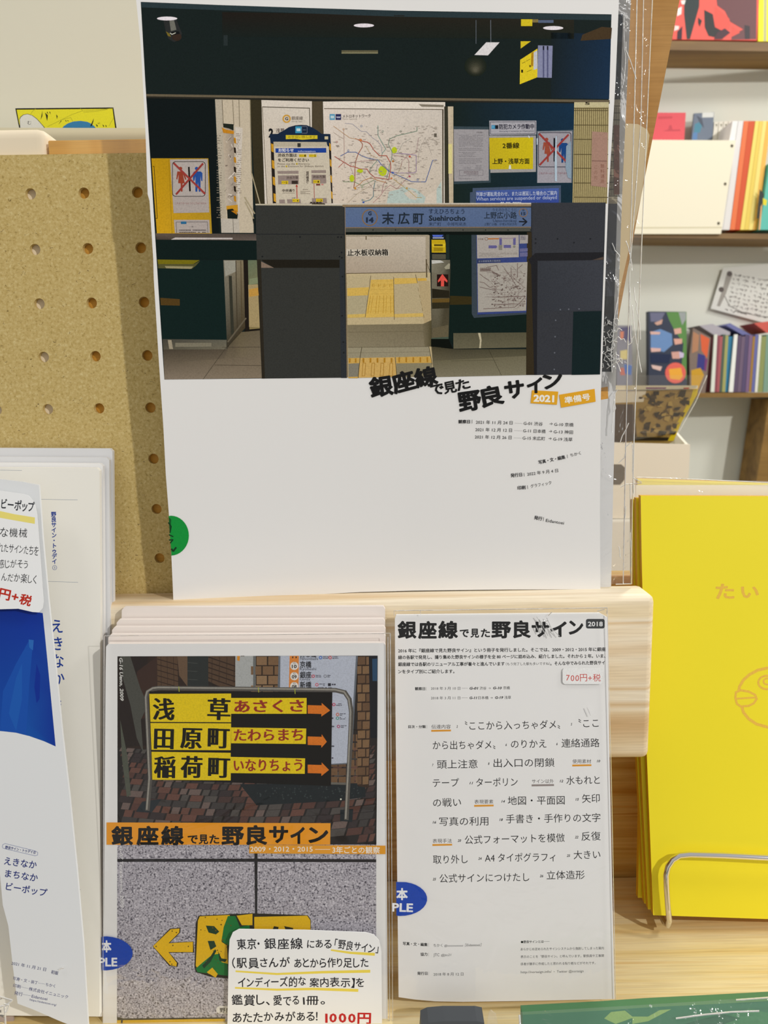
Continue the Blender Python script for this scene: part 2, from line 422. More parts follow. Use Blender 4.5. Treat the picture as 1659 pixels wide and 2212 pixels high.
for sx in (.116, .13): box('rail_bracket', sx, sx + .004, .4398, .4899, 1.15, 1.18, CHROME, rack)

# ------------------------------------------------------------------ banner behind the rack (left)
bs = Surf(.56)
bn = thing('paper_banner', 'cream paper banner with a yellow comic panel, hanging behind the drilled board', 'banner', bs.P(100, 276))
solid('banner_sheet', [(-260, -260), (420, -260), (420, 300), (-260, 300)], bs, .0012, mat('banner_paper', 'dbd7c4', .8), bn, (60, 60))
c = Canvas(bs)
c.poly([(33, 234), (245, 232), (253, 285), (43, 285)], '1c1a14', 1)
c.poly([(36, 237), (243, 235), (250, 285), (45, 285)], 'e6dd2e', 2)
c.T(0, 200, 4.879)
for P in ([(320, 230), (345, 195), (375, 170)], [(500, 360), (640, 290), (760, 230), (860, 195), (1010, 185), (1190, 165)], [(660, 285), (745, 262), (765, 300)], [(870, 190), (845, 165)], [(1150, 350), (1200, 260)], [(880, 208), (1030, 195), (1130, 178)]): c.line(P, 4, 'a8a428', 3)
c.poly([(210, 400)] + [(205 + 20 * math.sin(0), 280), (215, 255), (245, 232), (290, 224), (340, 238), (390, 275), (430, 320), (470, 365), (480, 400)], '3c3a34', 3)
c.poly([(216, 400), (208, 284), (220, 260), (248, 236), (290, 228), (338, 242), (386, 279), (426, 323), (462, 365), (472, 400)], 'dedcd2', 4)
c.text('む', 288, 335, 330, 335, 46, '4a4640', 5)
c.poly([(640, 400), (670, 355), (715, 325), (770, 305), (850, 298), (920, 308), (965, 330), (1005, 365), (1015, 400)], '3a7fae', 3)
for a in ([(447, 190), (428, 285), (446, 250)], [(475, 210), (497, 300), (505, 240)], [(492, 205), (508, 232), (502, 202)], [(518, 200), (532, 230), (530, 204)], [(592, 228), (600, 280), (608, 250)], [(632, 240), (645, 290), (615, 338), (648, 300)],
          [(988, 272), (950, 355), (968, 352), (985, 300)], [(1008, 330), (1025, 365), (1030, 345)], [(1080, 335), (1090, 365), (1098, 350)], [(1108, 340), (1120, 365), (1124, 350)], [(686, 292), (700, 310), (698, 292)], [(708, 292), (722, 308), (718, 290)], [(1030, 320), (1040, 335), (1038, 318)], [(1045, 318), (1054, 332), (1052, 316)]): c.poly(a, '2a2a14', 5)
c.build('comic_panel_print', bn, SOFT)
fs_ = Surf(.53)
fb = solid('cream_board', [(-260, 275), (420, 277), (420, 600), (-260, 600)], fs_, .012, mat('ivory_board', 'd6cfb2', .7), None)
tag(fb, 'ivory board standing behind the drilled board, below the comic panel', 'board')

# ------------------------------------------------------------------ slanted cards behind the large booklet (right)
ka = Surf(.462)
o = solid('kraft_board', [(1165, -230), (1510, -230), (1468, 0), (1436, 165), (1385, 425), (1330, 720), (1236, 1180), (1040, 1150)], ka, .003, KRAFT)
tag(o, 'brown kraft board standing slanted behind the large white booklet', 'board')
kb = Surf(.452)
o = solid('tan_envelope', [(1180, 262), (1340, 266), (1378, 268), (1398, 280), (1403, 292), (1398, 330), (1386, 420), (1365, 510), (1336, 640), (1280, 900), (1130, 900)], kb, .002, mat('tan_paper', 'cbb78e', .6))
tag(o, 'tan envelope with a rounded corner seen through clear film beside the large booklet', 'envelope')

# ------------------------------------------------------------------ large booklet with the station photograph
def pbend(px, py): return -.011 * max(0.0, (900 - px) / 560) ** 2 if px < 900 else 0.0
PG = lean(0, .4235, 1290, .4300, bend=pbend)
b2 = lean(0, .4290, 1290, .4345)
back = thing('large_booklet', 'second large white booklet in crinkled clear film behind the front copy', 'booklet', at(1300, 1266, .434), 'large station booklets')
R2 = [(1367, -100), (1363, 0), (1356, 160), (1344, 420), (1331, 800), (1325, 1040), (1320, 1268)]
solid('pages', [(420, 1268), (330, -100)] + R2, b2, .0022, GREYP, back, (200, 200))
c = Canvas(b2)
def strip(y0, y1, col, l=1):
    f = lambda y: 1345.5 - (y - 31) * .0295
    c.poly([(1180, y0), (f(y0), y0), (f(y1), y1), (1180, y1)], col, l)
strip(31, 215, '26303a'); strip(31, 90, '34404c', 2); strip(215, 440, 'b2a78e'); strip(440, 640, '454954'); strip(640, 803, '232a2e')
for k in range(14): c.rect(1306, 228 + k * 15, 1340 - k * .44, 230 + k * 15, '5a523e', 3)
for k in range(6): c.rect(1316 + k * 4, 232, 1317 + k * 4, 425, '4a4434', 4)
c.rect(1326, 270, 1338, 420, '8a5f50', 5)
c.poly([(1296, 838), (1313, 835), (1314, 861), (1296, 864)], 'e2a02e', 2)
c.build('printed_photo', back, PHOTO)
RS = [(1413, -100), (1409, 0), (1398, 250), (1387, 504), (1370, 937), (1366, 1100), (1364, 1262)]
sheet('plastic_sleeve', [(1200, 1262), (1200, -100)] + RS, b2, CRUMPLE, back, .002)
creases('sleeve_seam', b2, [RS, [(1378, -100), (1376, 0), (1370, 250), (1362, 504), (1352, 937), (1346, 1262)], [(1392, -100), (1390, 0), (1384, 270), (1362, 560)], [(1330, 1262), (1364, 1261)]], back, 2.2, .0024, SEAM)
cr = []
rs = random.Random(3)
for (x, y, n, dx, dy) in ((1348, 35, 4, 6, 40), (1352, 90, 4, 10, 30), (1322, 525, 5, 8, 8), (1352, 520, 4, 6, 16), (1370, 620, 7, 5, 22), (1366, 660, 6, 5, 24), (1335, 640, 5, -7, 40), (1330, 760, 5, 5, 14), (1328, 855, 5, -4, 20),
                          (1326, 890, 4, 8, -14), (1340, 955, 3, 16, -16), (1336, 1000, 4, 14, -14), (1366, 960, 6, 2, 26), (1360, 620, 5, 3, 30), (1350, 1120, 3, 8, -12), (1336, 1180, 4, 3, 10), (1362, 1150, 4, 2, 16), (1358, 745, 3, 8, -9)):
    P = [(x, y)]
    for _ in range(n): P.append((P[-1][0] + dx * rs.uniform(-.4, 1), P[-1][1] + dy * rs.uniform(.4, 1.2)))
    cr.append(P)
for _ in range(46):
    x, y = rs.gauss(1320, 9), rs.uniform(690, 792); a = rs.uniform(0, 6.3); cr.append([(x, y), (x + 9 * math.cos(a), y + 9 * math.sin(a)), (x + 13 * math.cos(a + .7), y + 13 * math.sin(a + .7))])
for q in cr[:18]: creases('sleeve_crease_glint', b2, [q], back, 2.0, .0024)
creases('sleeve_crease_glint', b2, cr[18:], back, 1.6, .0024)  # dense whitish strokes painted in as a patch of lamp glare

big = thing('large_booklet', 'large white booklet at the top with a dark station entrance photo, 2021', 'booklet', at(700, 1295, .425), 'large station booklets')
OUT = [(374.5, 1298), (372, 1240), (368, 1153), (358, 1023), (353, 925), (342, 763), (332, 600), (331, 560), (323, 434), (319, 420), (314, 280), (304, 98), (294, 0), (287, -110),
       (1345, -60), (1337, 0), (1330, 170), (1314.5, 420), (1304, 700), (1298, 850), (1296, 1100), (1297, 1273), (1100, 1273.5), (1000, 1274.5), (890, 1276), (780, 1279), (640, 1286), (500, 1295.5), (417, 1299.5), (385, 1300)]
solid('cover', OUT, PG, .0018, PAPER, big, (25, 100))
c = Canvas(PG)
c.poly([(304, 4), (480, 11), (660, 17), (860, 23), (1100, 27), (1321, 31), (1314, 250), (1306, 520), (1296, 808), (1000, 811), (700, 816), (355, 820), (342, 620), (327, 380), (314, 180)], '1b2524', 1)
# ceiling
c.poly([(305, 5), (860, 24), (1321, 32), (1320, 44), (860, 36), (306, 16)], '2e3d42', 2)
c.add([(480, 26), (1240, 40), (1240, 84), (480, 80)], [(0, 1, 2, 3)], ['241f1a', '2b2820', '20261f', '1b2422'], 2)
c.add([(1190, 70), (1320, 74), (1316, 214), (1190, 212)], [(0, 1, 2, 3)], ['1a2426', '18304a', '1c3550', '1a262c'], 2)
c.poly([(1258, 75), (1300, 58), (1322, 60), (1320, 84), (1254, 88)], '4a3a26', 3)
for (x, y) in ((361, 40), (786, 55), (1195, 60.5)): c.circle(x, y, 22, 'f7eff6', 4, 4.2)
T = c.T(300, 0, 2.9625)
c.poly([(155, 125), (240, 125), (262, 180), (276, 215), (262, 255), (225, 270), (190, 250), (172, 200)], '2e3030', 3)
c.poly([(195, 130), (225, 130), (240, 190), (205, 200)], '77776e', 4); c.poly([(172, 200), (196, 215), (206, 236), (186, 230)], '7c6c2a', 4)
c.circle(243, 236, 30, '3a2c24', 4, 26); c.poly([(205, 205), (255, 200), (262, 216), (210, 225)], '16181a', 5)
c.line([(200, 212), (212, 220), (235, 210)], 5, 'd8d8c8', 6)
c.rect(1297, 322, 1530, 336, '6a654c', 4); c.rect(1297, 335, 1530, 343, '8b8768', 4); c.rect(542, 225, 568, 292, '2c3536', 3)
c.T(840, 0, 2.592)
c.line([(488, 112), (488, 245)], 4, '5d646c', 4); c.line([(570, 112), (571, 238)], 4, '6a7078', 4)
c.poly([(545, 237), (620, 237), (555, 310), (479, 308)], 'ece8ea', 5)
for k in range(8): c.circle(485, 370 + k * 3, 62 - 7.5 * k, ['20281f', '262b22', '2c3026', '35372c', '404134', '4b4a3c', '585647', '605d4e'][k], 3 + k * .4, 58 - 7 * k, 16)
c.rect(740, 108, 803, 146, 'e3cb28', 4); c.rect(803, 108, 836, 126, '8a7a4a', 4); c.rect(836, 112, 922, 128, '5d6a86', 4)
c.poly([(738, 231), (795, 231), (738, 272)], 'e3cb28', 4)
c.poly([(735, 335), (832, 272), (832, 432), (733, 472)], 'eed52a', 4)
c.poly([(798, 296), (810, 288), (808, 368), (796, 374)], 'b98a1c', 5); c.poly([(811, 294), (831, 282), (831, 384), (810, 392)], 'cfd2dc', 5)
c.rect(741, 390, 751, 407, '2a2413', 5); c.rect(787, 364, 794, 376, '4a4013', 5)
for P in ([(745, 355), (765, 345)], [(770, 342), (792, 330)], [(772, 402), (800, 390)]): c.line(P, 3, '9a8a20', 5)
c.poly([(835, 254), (917, 256), (912, 436), (831, 434)], '8f93b4', 4)
for x in (862, 885): c.rect(x, 257, x + 8, 434, '5c5f84', 5); c.rect(x, 257, x + 8, 280, '1c1e2c', 6)
# beam
c.T(0, 0, 1)
c.poly([(316, 203), (700, 209), (1317, 216), (1317, 221), (700, 214), (316, 208)], '6f6450', 5)
c.poly([(316, 208), (700, 214), (1317, 221), (1317, 224), (700, 218), (316, 212)], '2b2a24', 5)
# left pier, yellow poster
c.poly([(316, 212), (463, 214), (474, 503), (338, 505)], '121a1b', 2)
c.add([(327, 342), (450, 342), (458, 506), (339, 506)], [(0, 1, 2, 3)], ['c79a16', 'b8921f', 'c09a2c', 'dba81e'], 3)
c.T(330, 330, 7.2133)
c.line([(0, 210), (20, 212), (72, 1020), (35, 1020)], 9, '4a3a10', 4)
c.line([(250, 110), (300, 1250)], 5, '96741a', 4)
c.poly([(268, 105), (855, 98), (880, 930), (325, 940)], 'b7aca6', 4)
c.rrect(303, 135, 822, 682, 50, '23201f', 5); c.rrect(312, 144, 813, 673, 44, 'bcb2ac', 6)
def woman(cx, cy, s, col, l):
    c.circle(cx, cy, 27 * s, col, l); c.poly([(cx - 50 * s, cy + 45 * s), (cx + 50 * s, cy + 45 * s), (cx + 92 * s, cy + 170 * s), (cx + 74 * s, cy + 176 * s), (cx + 38 * s, cy + 90 * s), (cx + 68 * s, cy + 232 * s), (cx + 32 * s, cy + 232 * s), (cx + 32 * s, cy + 360 * s), (cx + 6 * s, cy + 360 * s), (cx + 2 * s, cy + 232 * s), (cx - 36 * s, cy + 230 * s), (cx - 28 * s, cy + 90 * s), (cx - 50 * s, cy + 172 * s), (cx - 66 * s, cy + 165 * s)], col, l)
def man(cx, cy, s, col, l):
    c.circle(cx, cy, 26 * s, col, l); c.poly([(cx - 34 * s, cy + 46 * s), (cx + 64 * s, cy + 46 * s), (cx + 92 * s, cy + 70 * s), (cx + 92 * s, cy + 195 * s), (cx + 72 * s, cy + 195 * s), (cx + 62 * s, cy + 110 * s), (cx + 62 * s, cy + 362 * s), (cx + 36 * s, cy + 362 * s), (cx + 22 * s, cy + 215 * s), (cx + 12 * s, cy + 362 * s), (cx - 18 * s, cy + 362 * s), (cx - 18 * s, cy + 120 * s), (cx - 32 * s, cy + 192 * s), (cx - 54 * s, cy + 192 * s), (cx - 58 * s, cy + 72 * s)], col, l)
woman(432, 245, 1, '9d4430', 7); man(682, 245, 1, '2c55a0', 7)
c.line([(562, 220), (580, 600)], 26, '1b1814', 8); c.line([(325, 160), (815, 640)], 30, 'a3403a', 9); c.line([(785, 165), (362, 650)], 30, '9c3c36', 10)
c.text('これよりホームにつうじておりません', 350, 800, 835, 800, 34, '8c3a3a', 5)
c.poly([(328, 1045), (880, 1045), (890, 1250), (345, 1250)], 'b9aea8', 4); c.line([(372, 1250), (365, 1080), (850, 1078), (862, 1250)], 6, '4a4646', 5)
c.rect(438, 1070, 524, 1110, '2f6f9a', 6); c.text('一部', 575, 1160, 632, 1160, 20, '2c2626', 6)
c.dashes(410, 1190, 830, 1255, 2, '4c4444', 6, .4, .9, 14)
# bright opening left: papers, plastic
c.T(300, 0, 2.9625)
c.poly([(487, 625), (712, 636), (735, 1490), (528, 1490)], 'd2c4ac', 2)
c.poly([(487, 625), (535, 628), (560, 1490), (528, 1490)], 'c3b8a4', 3)
c.line([(533, 640), (540, 800)], 4, '7d725f', 4); c.line([(600, 640), (608, 800)], 4, '8f846d', 4); c.line([(640, 640), (645, 810)], 4, '8f846d', 4)
c.add([(535, 800), (605, 830), (625, 1320), (560, 1320)], [(0, 1, 2, 3)], ['c9b8a0', 'a09284', 'ad9f90', 'c8bbab'], 4)
for k in range(22): x, y = random.uniform(548, 600), random.uniform(850, 1300); c.line([(x, y), (x + random.uniform(8, 26), y + random.uniform(-26, 22))], random.uniform(3, 8), random.choice(['877a6e', 'ddd2c4', '9c8f82', 'e8ddd0']), 5)
c.poly([(540, 790), (606, 795), (606, 835), (575, 822), (540, 815)], '242a22', 5); c.poly([(530, 815), (560, 830), (608, 838), (608, 858), (540, 850)], 'd08c24', 6)
for k in range(8): c.poly([(607, 880 + k * 62), (620, 884 + k * 62), (623, 920 + k * 62), (610, 914 + k * 62)], '2b2014' if k % 2 else 'c98a1c', 6)
c.poly([(560, 1318), (632, 1310), (634, 1360), (600, 1340), (562, 1345)], 'd49a2a', 6); c.poly([(565, 1340), (600, 1335), (634, 1370), (630, 1400), (568, 1398)], '17201c', 7); c.poly([(590, 1350), (625, 1345), (628, 1375)], 'c07e1c', 8)
c.poly([(615, 810), (664, 820), (640, 1400), (632, 1300)], 'dcd2c4', 5); c.dashes(622, 850, 656, 1240, 30, '8c7d70', 7, .3, .7, 5); c.dashes(498, 860, 530, 1400, 34, '8c8272', 6, .3, .7, 5)
c.poly([(525, 1400), (640, 1400), (645, 1490), (530, 1490)], 'c9c0b2', 4); c.line([(602, 1400), (606, 1490)], 3, '6e675c', 5)
c.poly([(712, 636), (786, 640), (812, 1310), (745, 1310), (735, 1100)], '3b3524', 3)
c.line([(712, 640), (722, 1110)], 5, '8f8468', 5)
for P in ([(722, 1110), (775, 1305)], [(676, 1260), (742, 1368)], [(680, 1290), (735, 1400)]): c.line(P, 7, 'b5a888', 7)
c.poly([(727, 1400), (745, 1400), (747, 1445), (733, 1430)], '1c2320', 7)
# line board and network map
c.poly([(784, 640), (1107, 648), (1107, 900), (1107, 1310), (806, 1310)], 'e6dccf', 3)
c.line([(790, 684), (1092, 692), (1098, 900)], 5, '5c5444', 5); c.line([(790, 684), (822, 1305)], 4, '8a7d66', 5)
c.add([(800, 690), (1088, 696), (1092, 1310), (826, 1310)], [(0, 1, 2, 3)], ['e0d6c8', 'e4dacc', 'd8cdbd', 'd9cbb6'], 4)
c.poly([(1107, 648), (1177, 648), (1185, 1310), (1107, 1310)], '544a38', 3)
c.poly([(1178, 650), (1960, 640), (1964, 1310), (1192, 1310)], 'efe5d8', 3)
c.T(560, 200, 3.77)
c.ring(223, 213, 34, 12, 'd9a544', 6); c.text('G', 210, 224, 236, 224, 34, '3b3326', 7, .03); c.text('銀座線', 263, 220, 355, 220, 32, '7a6f64', 6, .01); c.text('Ginza Line', 265, 240, 350, 240, 16, '8a8074', 6)
c.text('2', 76, 362, 116, 362, 96, '1b1b1d', 6, .05); c.text('浅草', 135, 325, 205, 325, 40, '4a3838', 6, .01)
c.T(700, 230, 5.925)
c.add([(5, 28), (1525, 40), (1525, 1245), (5, 1245)], [(0, 1, 2, 3)], ['ece0d4', 'dcd2c6', 'd9ccba', 'e6d6c4'], 4)
c.poly([(0, 22), (1530, 34), (1530, 44), (0, 32)], '6e6250', 5); c.poly([(1512, 40), (1530, 40), (1530, 1245), (1516, 1245)], '5b5142', 5)
c.poly([(1538, 0), (1585, 0), (1590, 1245), (1545, 1245)], '3a382c', 5); c.poly([(1210, -30), (1530, -20), (1530, 8), (1250, 2)], '8d8474', 5)
c.add([(1585, 0), (1655, 0), (1655, 1245), (1600, 1245)], [(0, 1, 2, 3)], ['d8c9b0', 'cfc0a4', 'c8b89c', 'd4c4a6'], 6); c.poly([(1590, 480), (1640, 480), (1640, 860), (1592, 860)], 'eadf9a', 7)
c.rect(72, 97, 140, 172, '5ba3c8', 6); c.rect(148, 97, 219, 172, '2e3260', 6); c.rect(84, 118, 128, 152, 'cfe4ea', 7); c.rect(155, 130, 212, 140, 'c9cbdc', 7); c.rect(165, 140, 205, 148, '9fa2c0', 7)
c.text('メトロネットワーク', 238, 143, 596, 136, 46, '4d463e', 6, .01); c.text('Metro Network', 238, 168, 425, 168, 22, '857a6e', 6)
c.poly([(800, 1245), (830, 1090), (960, 1060), (1010, 1020), (1180, 1060), (1300, 1160), (1440, 1060), (1500, 960), (1512, 1245)], 'c3d3cc', 5)
c.poly([(1020, 1110), (1120, 1060), (1200, 1130), (1180, 1200), (1090, 1180)], 'dcd2c2', 6); c.poly([(1280, 1245), (1300, 1160), (1440, 1060), (1440, 1245)], 'e2d5c4', 6)
for P, col, wd in (([(120, 250), (250, 345), (330, 402), (455, 425)], 'c69a6c', 6), ([(400, 410), (470, 440), (550, 455), (590, 480), (640, 560), (710, 630), (800, 630), (850, 720), (855, 780), (830, 930)], 'b5503c', 9),
                   ([(455, 430), (492, 480), (490, 520), (440, 600), (405, 700), (395, 800), (395, 950), (380, 1045)], 'a8644c', 9), ([(210, 635), (300, 585), (405, 585), (490, 635), (560, 660), (690, 685), (730, 740), (820, 820), (870, 850), (1000, 905), (1120, 962), (1300, 965), (1390, 690), (1440, 685)], '4a68a8', 8),
                   ([(135, 640), (250, 710), (340, 765), (400, 775), (460, 800), (550, 800), (580, 850), (650, 910), (740, 920), (830, 935)], 'b4574a', 9), ([(690, 245), (692, 370), (740, 460), (790, 545), (745, 600), (735, 650)], '6f9a8c', 7),
                   ([(1190, 265), (1188, 315), (1080, 340), (930, 375), (840, 415), (822, 480), (870, 580), (868, 660), (835, 760), (830, 830), (800, 920)], '6d8f78', 7), ([(690, 680), (620, 760), (585, 810), (590, 850)], '7f9a86', 8),
                   ([(655, 950), (635, 1050), (632, 1150), (590, 1195), (490, 1225)], '5a828a', 8), ([(245, 962), (390, 965), (480, 1010), (560, 980), (640, 940)], '6d8a5e', 6), ([(270, 215), (365, 225), (480, 320), (540, 320), (620, 400), (690, 450), (730, 500), (745, 600)], '9a9aae', 5),
                   ([(900, 600), (1000, 605), (1100, 612), (1180, 625), (1180, 830), (1160, 850), (960, 852), (820, 830)], '9c82ae', 7), ([(870, 620), (1000, 640), (1070, 665), (1085, 700), (1085, 890), (1000, 985), (930, 1055), (850, 1005), (770, 1070), (720, 1145), (630, 1230)], 'b98a88', 6),
                   ([(890, 930), (980, 1000), (1100, 1090), (1180, 1165), (1250, 1165)], 'c4a45c', 6), ([(380, 1045), (450, 1000), (500, 950), (600, 910), (700, 950), (800, 975)], 'c08a5a', 8), ([(250, 290), (255, 400), (258, 560), (260, 770)], 'b08a80', 5), ([(120, 330), (190, 380), (250, 415)], 'b09a88', 4),
                   ([(340, 770), (350, 720), (480, 700), (610, 690), (680, 690)], 'b48080', 5), ([(185, 780), (250, 715)], 'b4574a', 7), ([(530, 500), (600, 620), (680, 660)], 'c0a070', 5), ([(1300, 390), (1220, 560), (1200, 700)], 'aaa098', 3), ([(1290, 400), (1350, 540), (1380, 620)], 'aaa098', 3), ([(940, 600), (1010, 470), (1110, 410)], '9c9c94', 4),
                   ([(985, 780), (1000, 700), (1080, 620), (1180, 590), (1210, 400)], 'b08c90', 5), ([(740, 1100), (760, 1000), (790, 950)], 'b07a80', 6), ([(300, 1235), (420, 1120), (600, 1010), (680, 950)], 'b0a080', 4), ([(480, 870), (560, 960), (640, 1070), (840, 1075)], 'b09090', 4), ([(670, 830), (680, 750), (760, 740), (830, 820)], '96829e', 5), ([(340, 780), (370, 850), (395, 900)], 'b09090', 4), ([(1040, 840), (900, 850), (850, 960), (700, 920)], 'a88', 4) if False else ([(860, 860), (900, 900), (960, 830), (1000, 700)], 'b8a078', 4)):
    c.line(P, wd, col, 7)
for (x, y, rx, ry) in ((750, 825, 56, 68), (357, 920, 32, 48), (460, 825, 42, 26), (900, 560, 36, 44)): c.circle(x, y, rx, 'c6d62a', 6, ry, 9)
for (x, y, col) in ((478, 250, '7f90b0'), (250, 292, 'c69a6c'), (162, 455, 'b4706a'), (752, 318, '8a9a8c'), (982, 318, '8a9a8c'), (310, 565, '5a78b0'), (488, 1030, '7a9a6e'), (492, 1197, '6a929a'), (1198, 938, '5a78b0')): c.ring(x, y, 13, 5, col, 8)
c.circle(883, 700, 13, 'c07838', 8); c.circle(1097, 640, 14, 'd06a58', 8); c.circle(1097, 895, 12, 'b85a68', 8); c.circle(880, 848, 13, '4a68b8', 8); c.circle(505, 1226, 13, '4a68b8', 8); c.circle(470, 430, 16, 'd8824a', 8); c.circle(862, 920, 13, 'd8824a', 8); c.circle(1060, 1045, 12, 'd0a04a', 8); c.circle(400, 1050, 13, 'd89a3a', 8)
rs = random.Random(11)
for _ in range(420):
    x, y = (rs.gauss(820, 330), rs.gauss(760, 280))
    if 20 < x < 1470 and 200 < y < 1225: c.rect(x, y, x + rs.uniform(12, 44), y + rs.uniform(3, 7), rs.choice(['a89c90', '9a8c80', 'b5a99c', '8f8478']), 9)
for _ in range(60): x, y = rs.uniform(1180, 1450), rs.uniform(240, 560); c.rect(x, y, x + rs.uniform(14, 40), y + 4, 'a89c90', 9)
c.rect(1410, 345, 1442, 390, '6b6458', 9)
# information stand
c.T(570, 250, 10.369)
c.poly([(150, 600), (220, 600), (275, 1960), (200, 1960)], '2a2420', 7); c.poly([(1440, 600), (1500, 600), (1545, 1960), (1500, 1960)], '2a2420', 7)
for k in range(4):
    y = 620 + k * 372; x = 160 + k * 18; c.poly([(x, y), (x + 55, y + 20), (x + 60, y + 205), (x + 8, y + 175)], 'd8a02c', 8)
    y = 600 + k * 360; x = 1462 + k * 13; c.poly([(x, y), (x + 36, y + 40), (x + 42, y + 190), (x + 8, y + 160)], 'd8a02c', 8)
c.poly([(130, 410), (310, 405), (420, 345), (560, 255), (700, 215), (830, 205), (960, 212), (1090, 265), (1200, 335), (1290, 405), (1490, 410), (1500, 680), (1430, 680), (1400, 600), (210, 600), (150, 610)], '1c2c44', 8)
c.rect(705, 238, 845, 390, '3f9cc4', 9); c.rect(733, 285, 818, 345, 'd5ecef', 10); c.rrect(848, 240, 968, 392, 10, '8a90a0', 9, 7); c.rect(875, 310, 940, 325, '6a7080', 9)
c.poly([(490, 432), (1200, 438), (1200, 520), (1120, 518), (860, 540), (700, 518), (492, 525)], 'e0ca30', 9); c.text('お手伝い致します', 545, 498, 1160, 495, 66, '8a7620', 10)
c.rect(1360, 462, 1440, 530, 'd9cba4', 9)
c.poly([(215, 582), (1405, 590), (1420, 680), (1455, 690), (1515, 1960), (275, 1960)], 'd9ceb9', 9); c.poly([(218, 584), (1405, 592), (1418, 690), (222, 690)], 'c4baa4', 10)
c.rect(752, 615, 826, 702, '3b3a36', 11)
c.poly([(258, 730), (1396, 722), (1398, 826), (262, 828)], '2448a0', 11)
c.text('お知らせ', 325, 805, 668, 805, 84, 'e8eaf0', 12, .03); c.text('information', 765, 812, 1155, 812, 52, 'cfd6ea', 12, .01)
c.text('渋谷方面は', 310, 915, 738, 915, 84, '3a3026', 12, .02); c.text('をご利用ください', 315, 1022, 1010, 1022, 84, '3a3026', 12, .02)
for x, d in ((788, '1'), (1010, '2')): c.rect(x, 865, x + 168, 925, 'e2c42c', 11); c.text(d, x + 120, 916, x + 148, 916, 62, '2e2612', 12, .04); c.dashes(x + 8, 875, x + 105, 915, 2, 'a88e20', 12, .4, .9, 14)
c.text('Please use the', 305, 1096, 700, 1096, 58, '7a6c5c', 12); c.text('Entrance', 780, 1096, 1025, 1096, 58, '7a6c5c', 12); c.text('1', 732, 1094, 750, 1094, 46, 'a08c10', 13, .05); c.rect(722, 1058, 756, 1096, 'e2c42c', 12)
c.text('or the', 305, 1152, 470, 1152, 58, '7a6c5c', 12); c.rect(490, 1114, 524, 1152, 'e2c42c', 12); c.text('2', 498, 1150, 516, 1150, 46, 'a08c10', 13, .05); c.text('Entrance for Shibuya district.', 545, 1152, 1345, 1146, 58, '7a6c5c', 12)
for q in ([(305, 1238), (775, 1232), (778, 1298), (310, 1300)], [(1062, 1222), (1390, 1218), (1392, 1280), (1066, 1284)], [(315, 1338), (778, 1332), (782, 1532), (322, 1538)], [(1066, 1318), (1392, 1322), (1398, 1514), (1072, 1518)], [(342, 1878), (465, 1878), (476, 1960), (348, 1960)], [(515, 1872), (815, 1866), (830, 1960), (530, 1960)], [(1075, 1848), (1405, 1842), (1412, 1960), (1085, 1960)]): c.poly(q, '9f8e86', 11)
c.text('渋谷方面', 505, 1415, 768, 1405, 66, '4a3c34', 12, .01); c.text('渋谷方面', 1095, 1395, 1375, 1390, 66, '4a3c34', 12, .01); c.rect(622, 1455, 762, 1528, '3e332c', 12); c.rect(1170, 1525, 1262, 1562, '7a3a30', 12); c.rect(1285, 1525, 1335, 1552, 'd98a84', 12)
for x, y, d in ((395, 1458, '2'), (1105, 1440, '1'), (640, 1862, '4'), (1168, 1858, '3')): c.rect(x, y, x + 150, y + 72, 'e2c42c', 12); c.text(d, x + 98, y + 58, x + 128, y + 58, 58, '3e3412', 13, .03); c.dashes(x + 8, y + 22, x + 90, y + 50, 1, 'a88e20', 13, .5, .9, 12)
c.vtext('福岡橋通り', 975, 1240, 1530, 62, '4a3c34', 12, .01, w=68); c.dashes(900, 1245, 915, 1530, 26, '8a7c6c', 12, .3, .8, 12)
c.text('中央通り', 410, 1702, 692, 1698, 68, '43362e', 12, .02); c.dashes(415, 1718, 700, 1745, 1, '8a7c6c', 12, .3, .9, 16)
c.line([(738, 1590), (745, 1855)], 17, 'c0483c', 12); c.poly([(708, 1590), (733, 1535), (765, 1590)], 'c0483c', 12); c.line([(1124, 1520), (1132, 1850)], 12, 'b8584c', 12)
c.dashes(870, 1640, 985, 1665, 1, '8a7c6c', 12, .5, .9, 14); c.dashes(820, 1680, 1040, 1760, 3, '9a8c7c', 12, .4, .9, 16)
c.text('中央通り', 625, 1855, 715, 1850, 30, '4a3c34', 12); c.text('高架事務', 1030, 1965, 1300, 1962, 46, '3a2e28', 13, .02)
# right hand notices
c.T(970, 240, 5.925)
c.add([(58, -120), (1600, -110), (1590, 1180), (58, 1180)], [(0, 1, 2, 3)], ['1a2624', '17344e', '17303e', '1b2a26'], 3)
c.poly([(58, 195), (505, 200), (535, 915), (62, 935)], '3c4c54', 4); c.poly([(60, 232), (508, 236), (508, 890), (66, 900)], 'a9a5a8', 5)
c.text('お客様へ', 352, 282, 440, 282, 24, '6a6468', 6); c.dashes(125, 300, 435, 460, 9, '8a868a', 6, .35, .95, 26); c.dashes(125, 470, 435, 510, 2, '8a868a', 6, .35, .95, 26); c.dashes(125, 520, 345, 590, 4, '8a868a', 6, .35, .95, 26); c.dashes(125, 600, 435, 680, 4, '8a868a', 6, .35, .95, 26)
c.dashes(190, 695, 280, 745, 3, '8a868a', 6, .35, .95, 20); c.dashes(340, 690, 415, 745, 3, '8a868a', 6, .35, .95, 20)
c.line([(132, 756), (436, 752), (436, 822), (134, 826)], 4, '77727a', 6, True); c.dashes(190, 765, 375, 815, 3, '7a6a70', 7, .4, .95, 18); c.dashes(125, 855, 290, 875, 1, '8a868a', 6, .4, .8, 20)
c.poly([(515, 122), (1118, 122), (1116, 300), (518, 310)], 'b4b2ba', 5); c.line([(528, 140), (1104, 136), (1102, 288), (530, 296)], 6, '3a3c4c', 6, True)
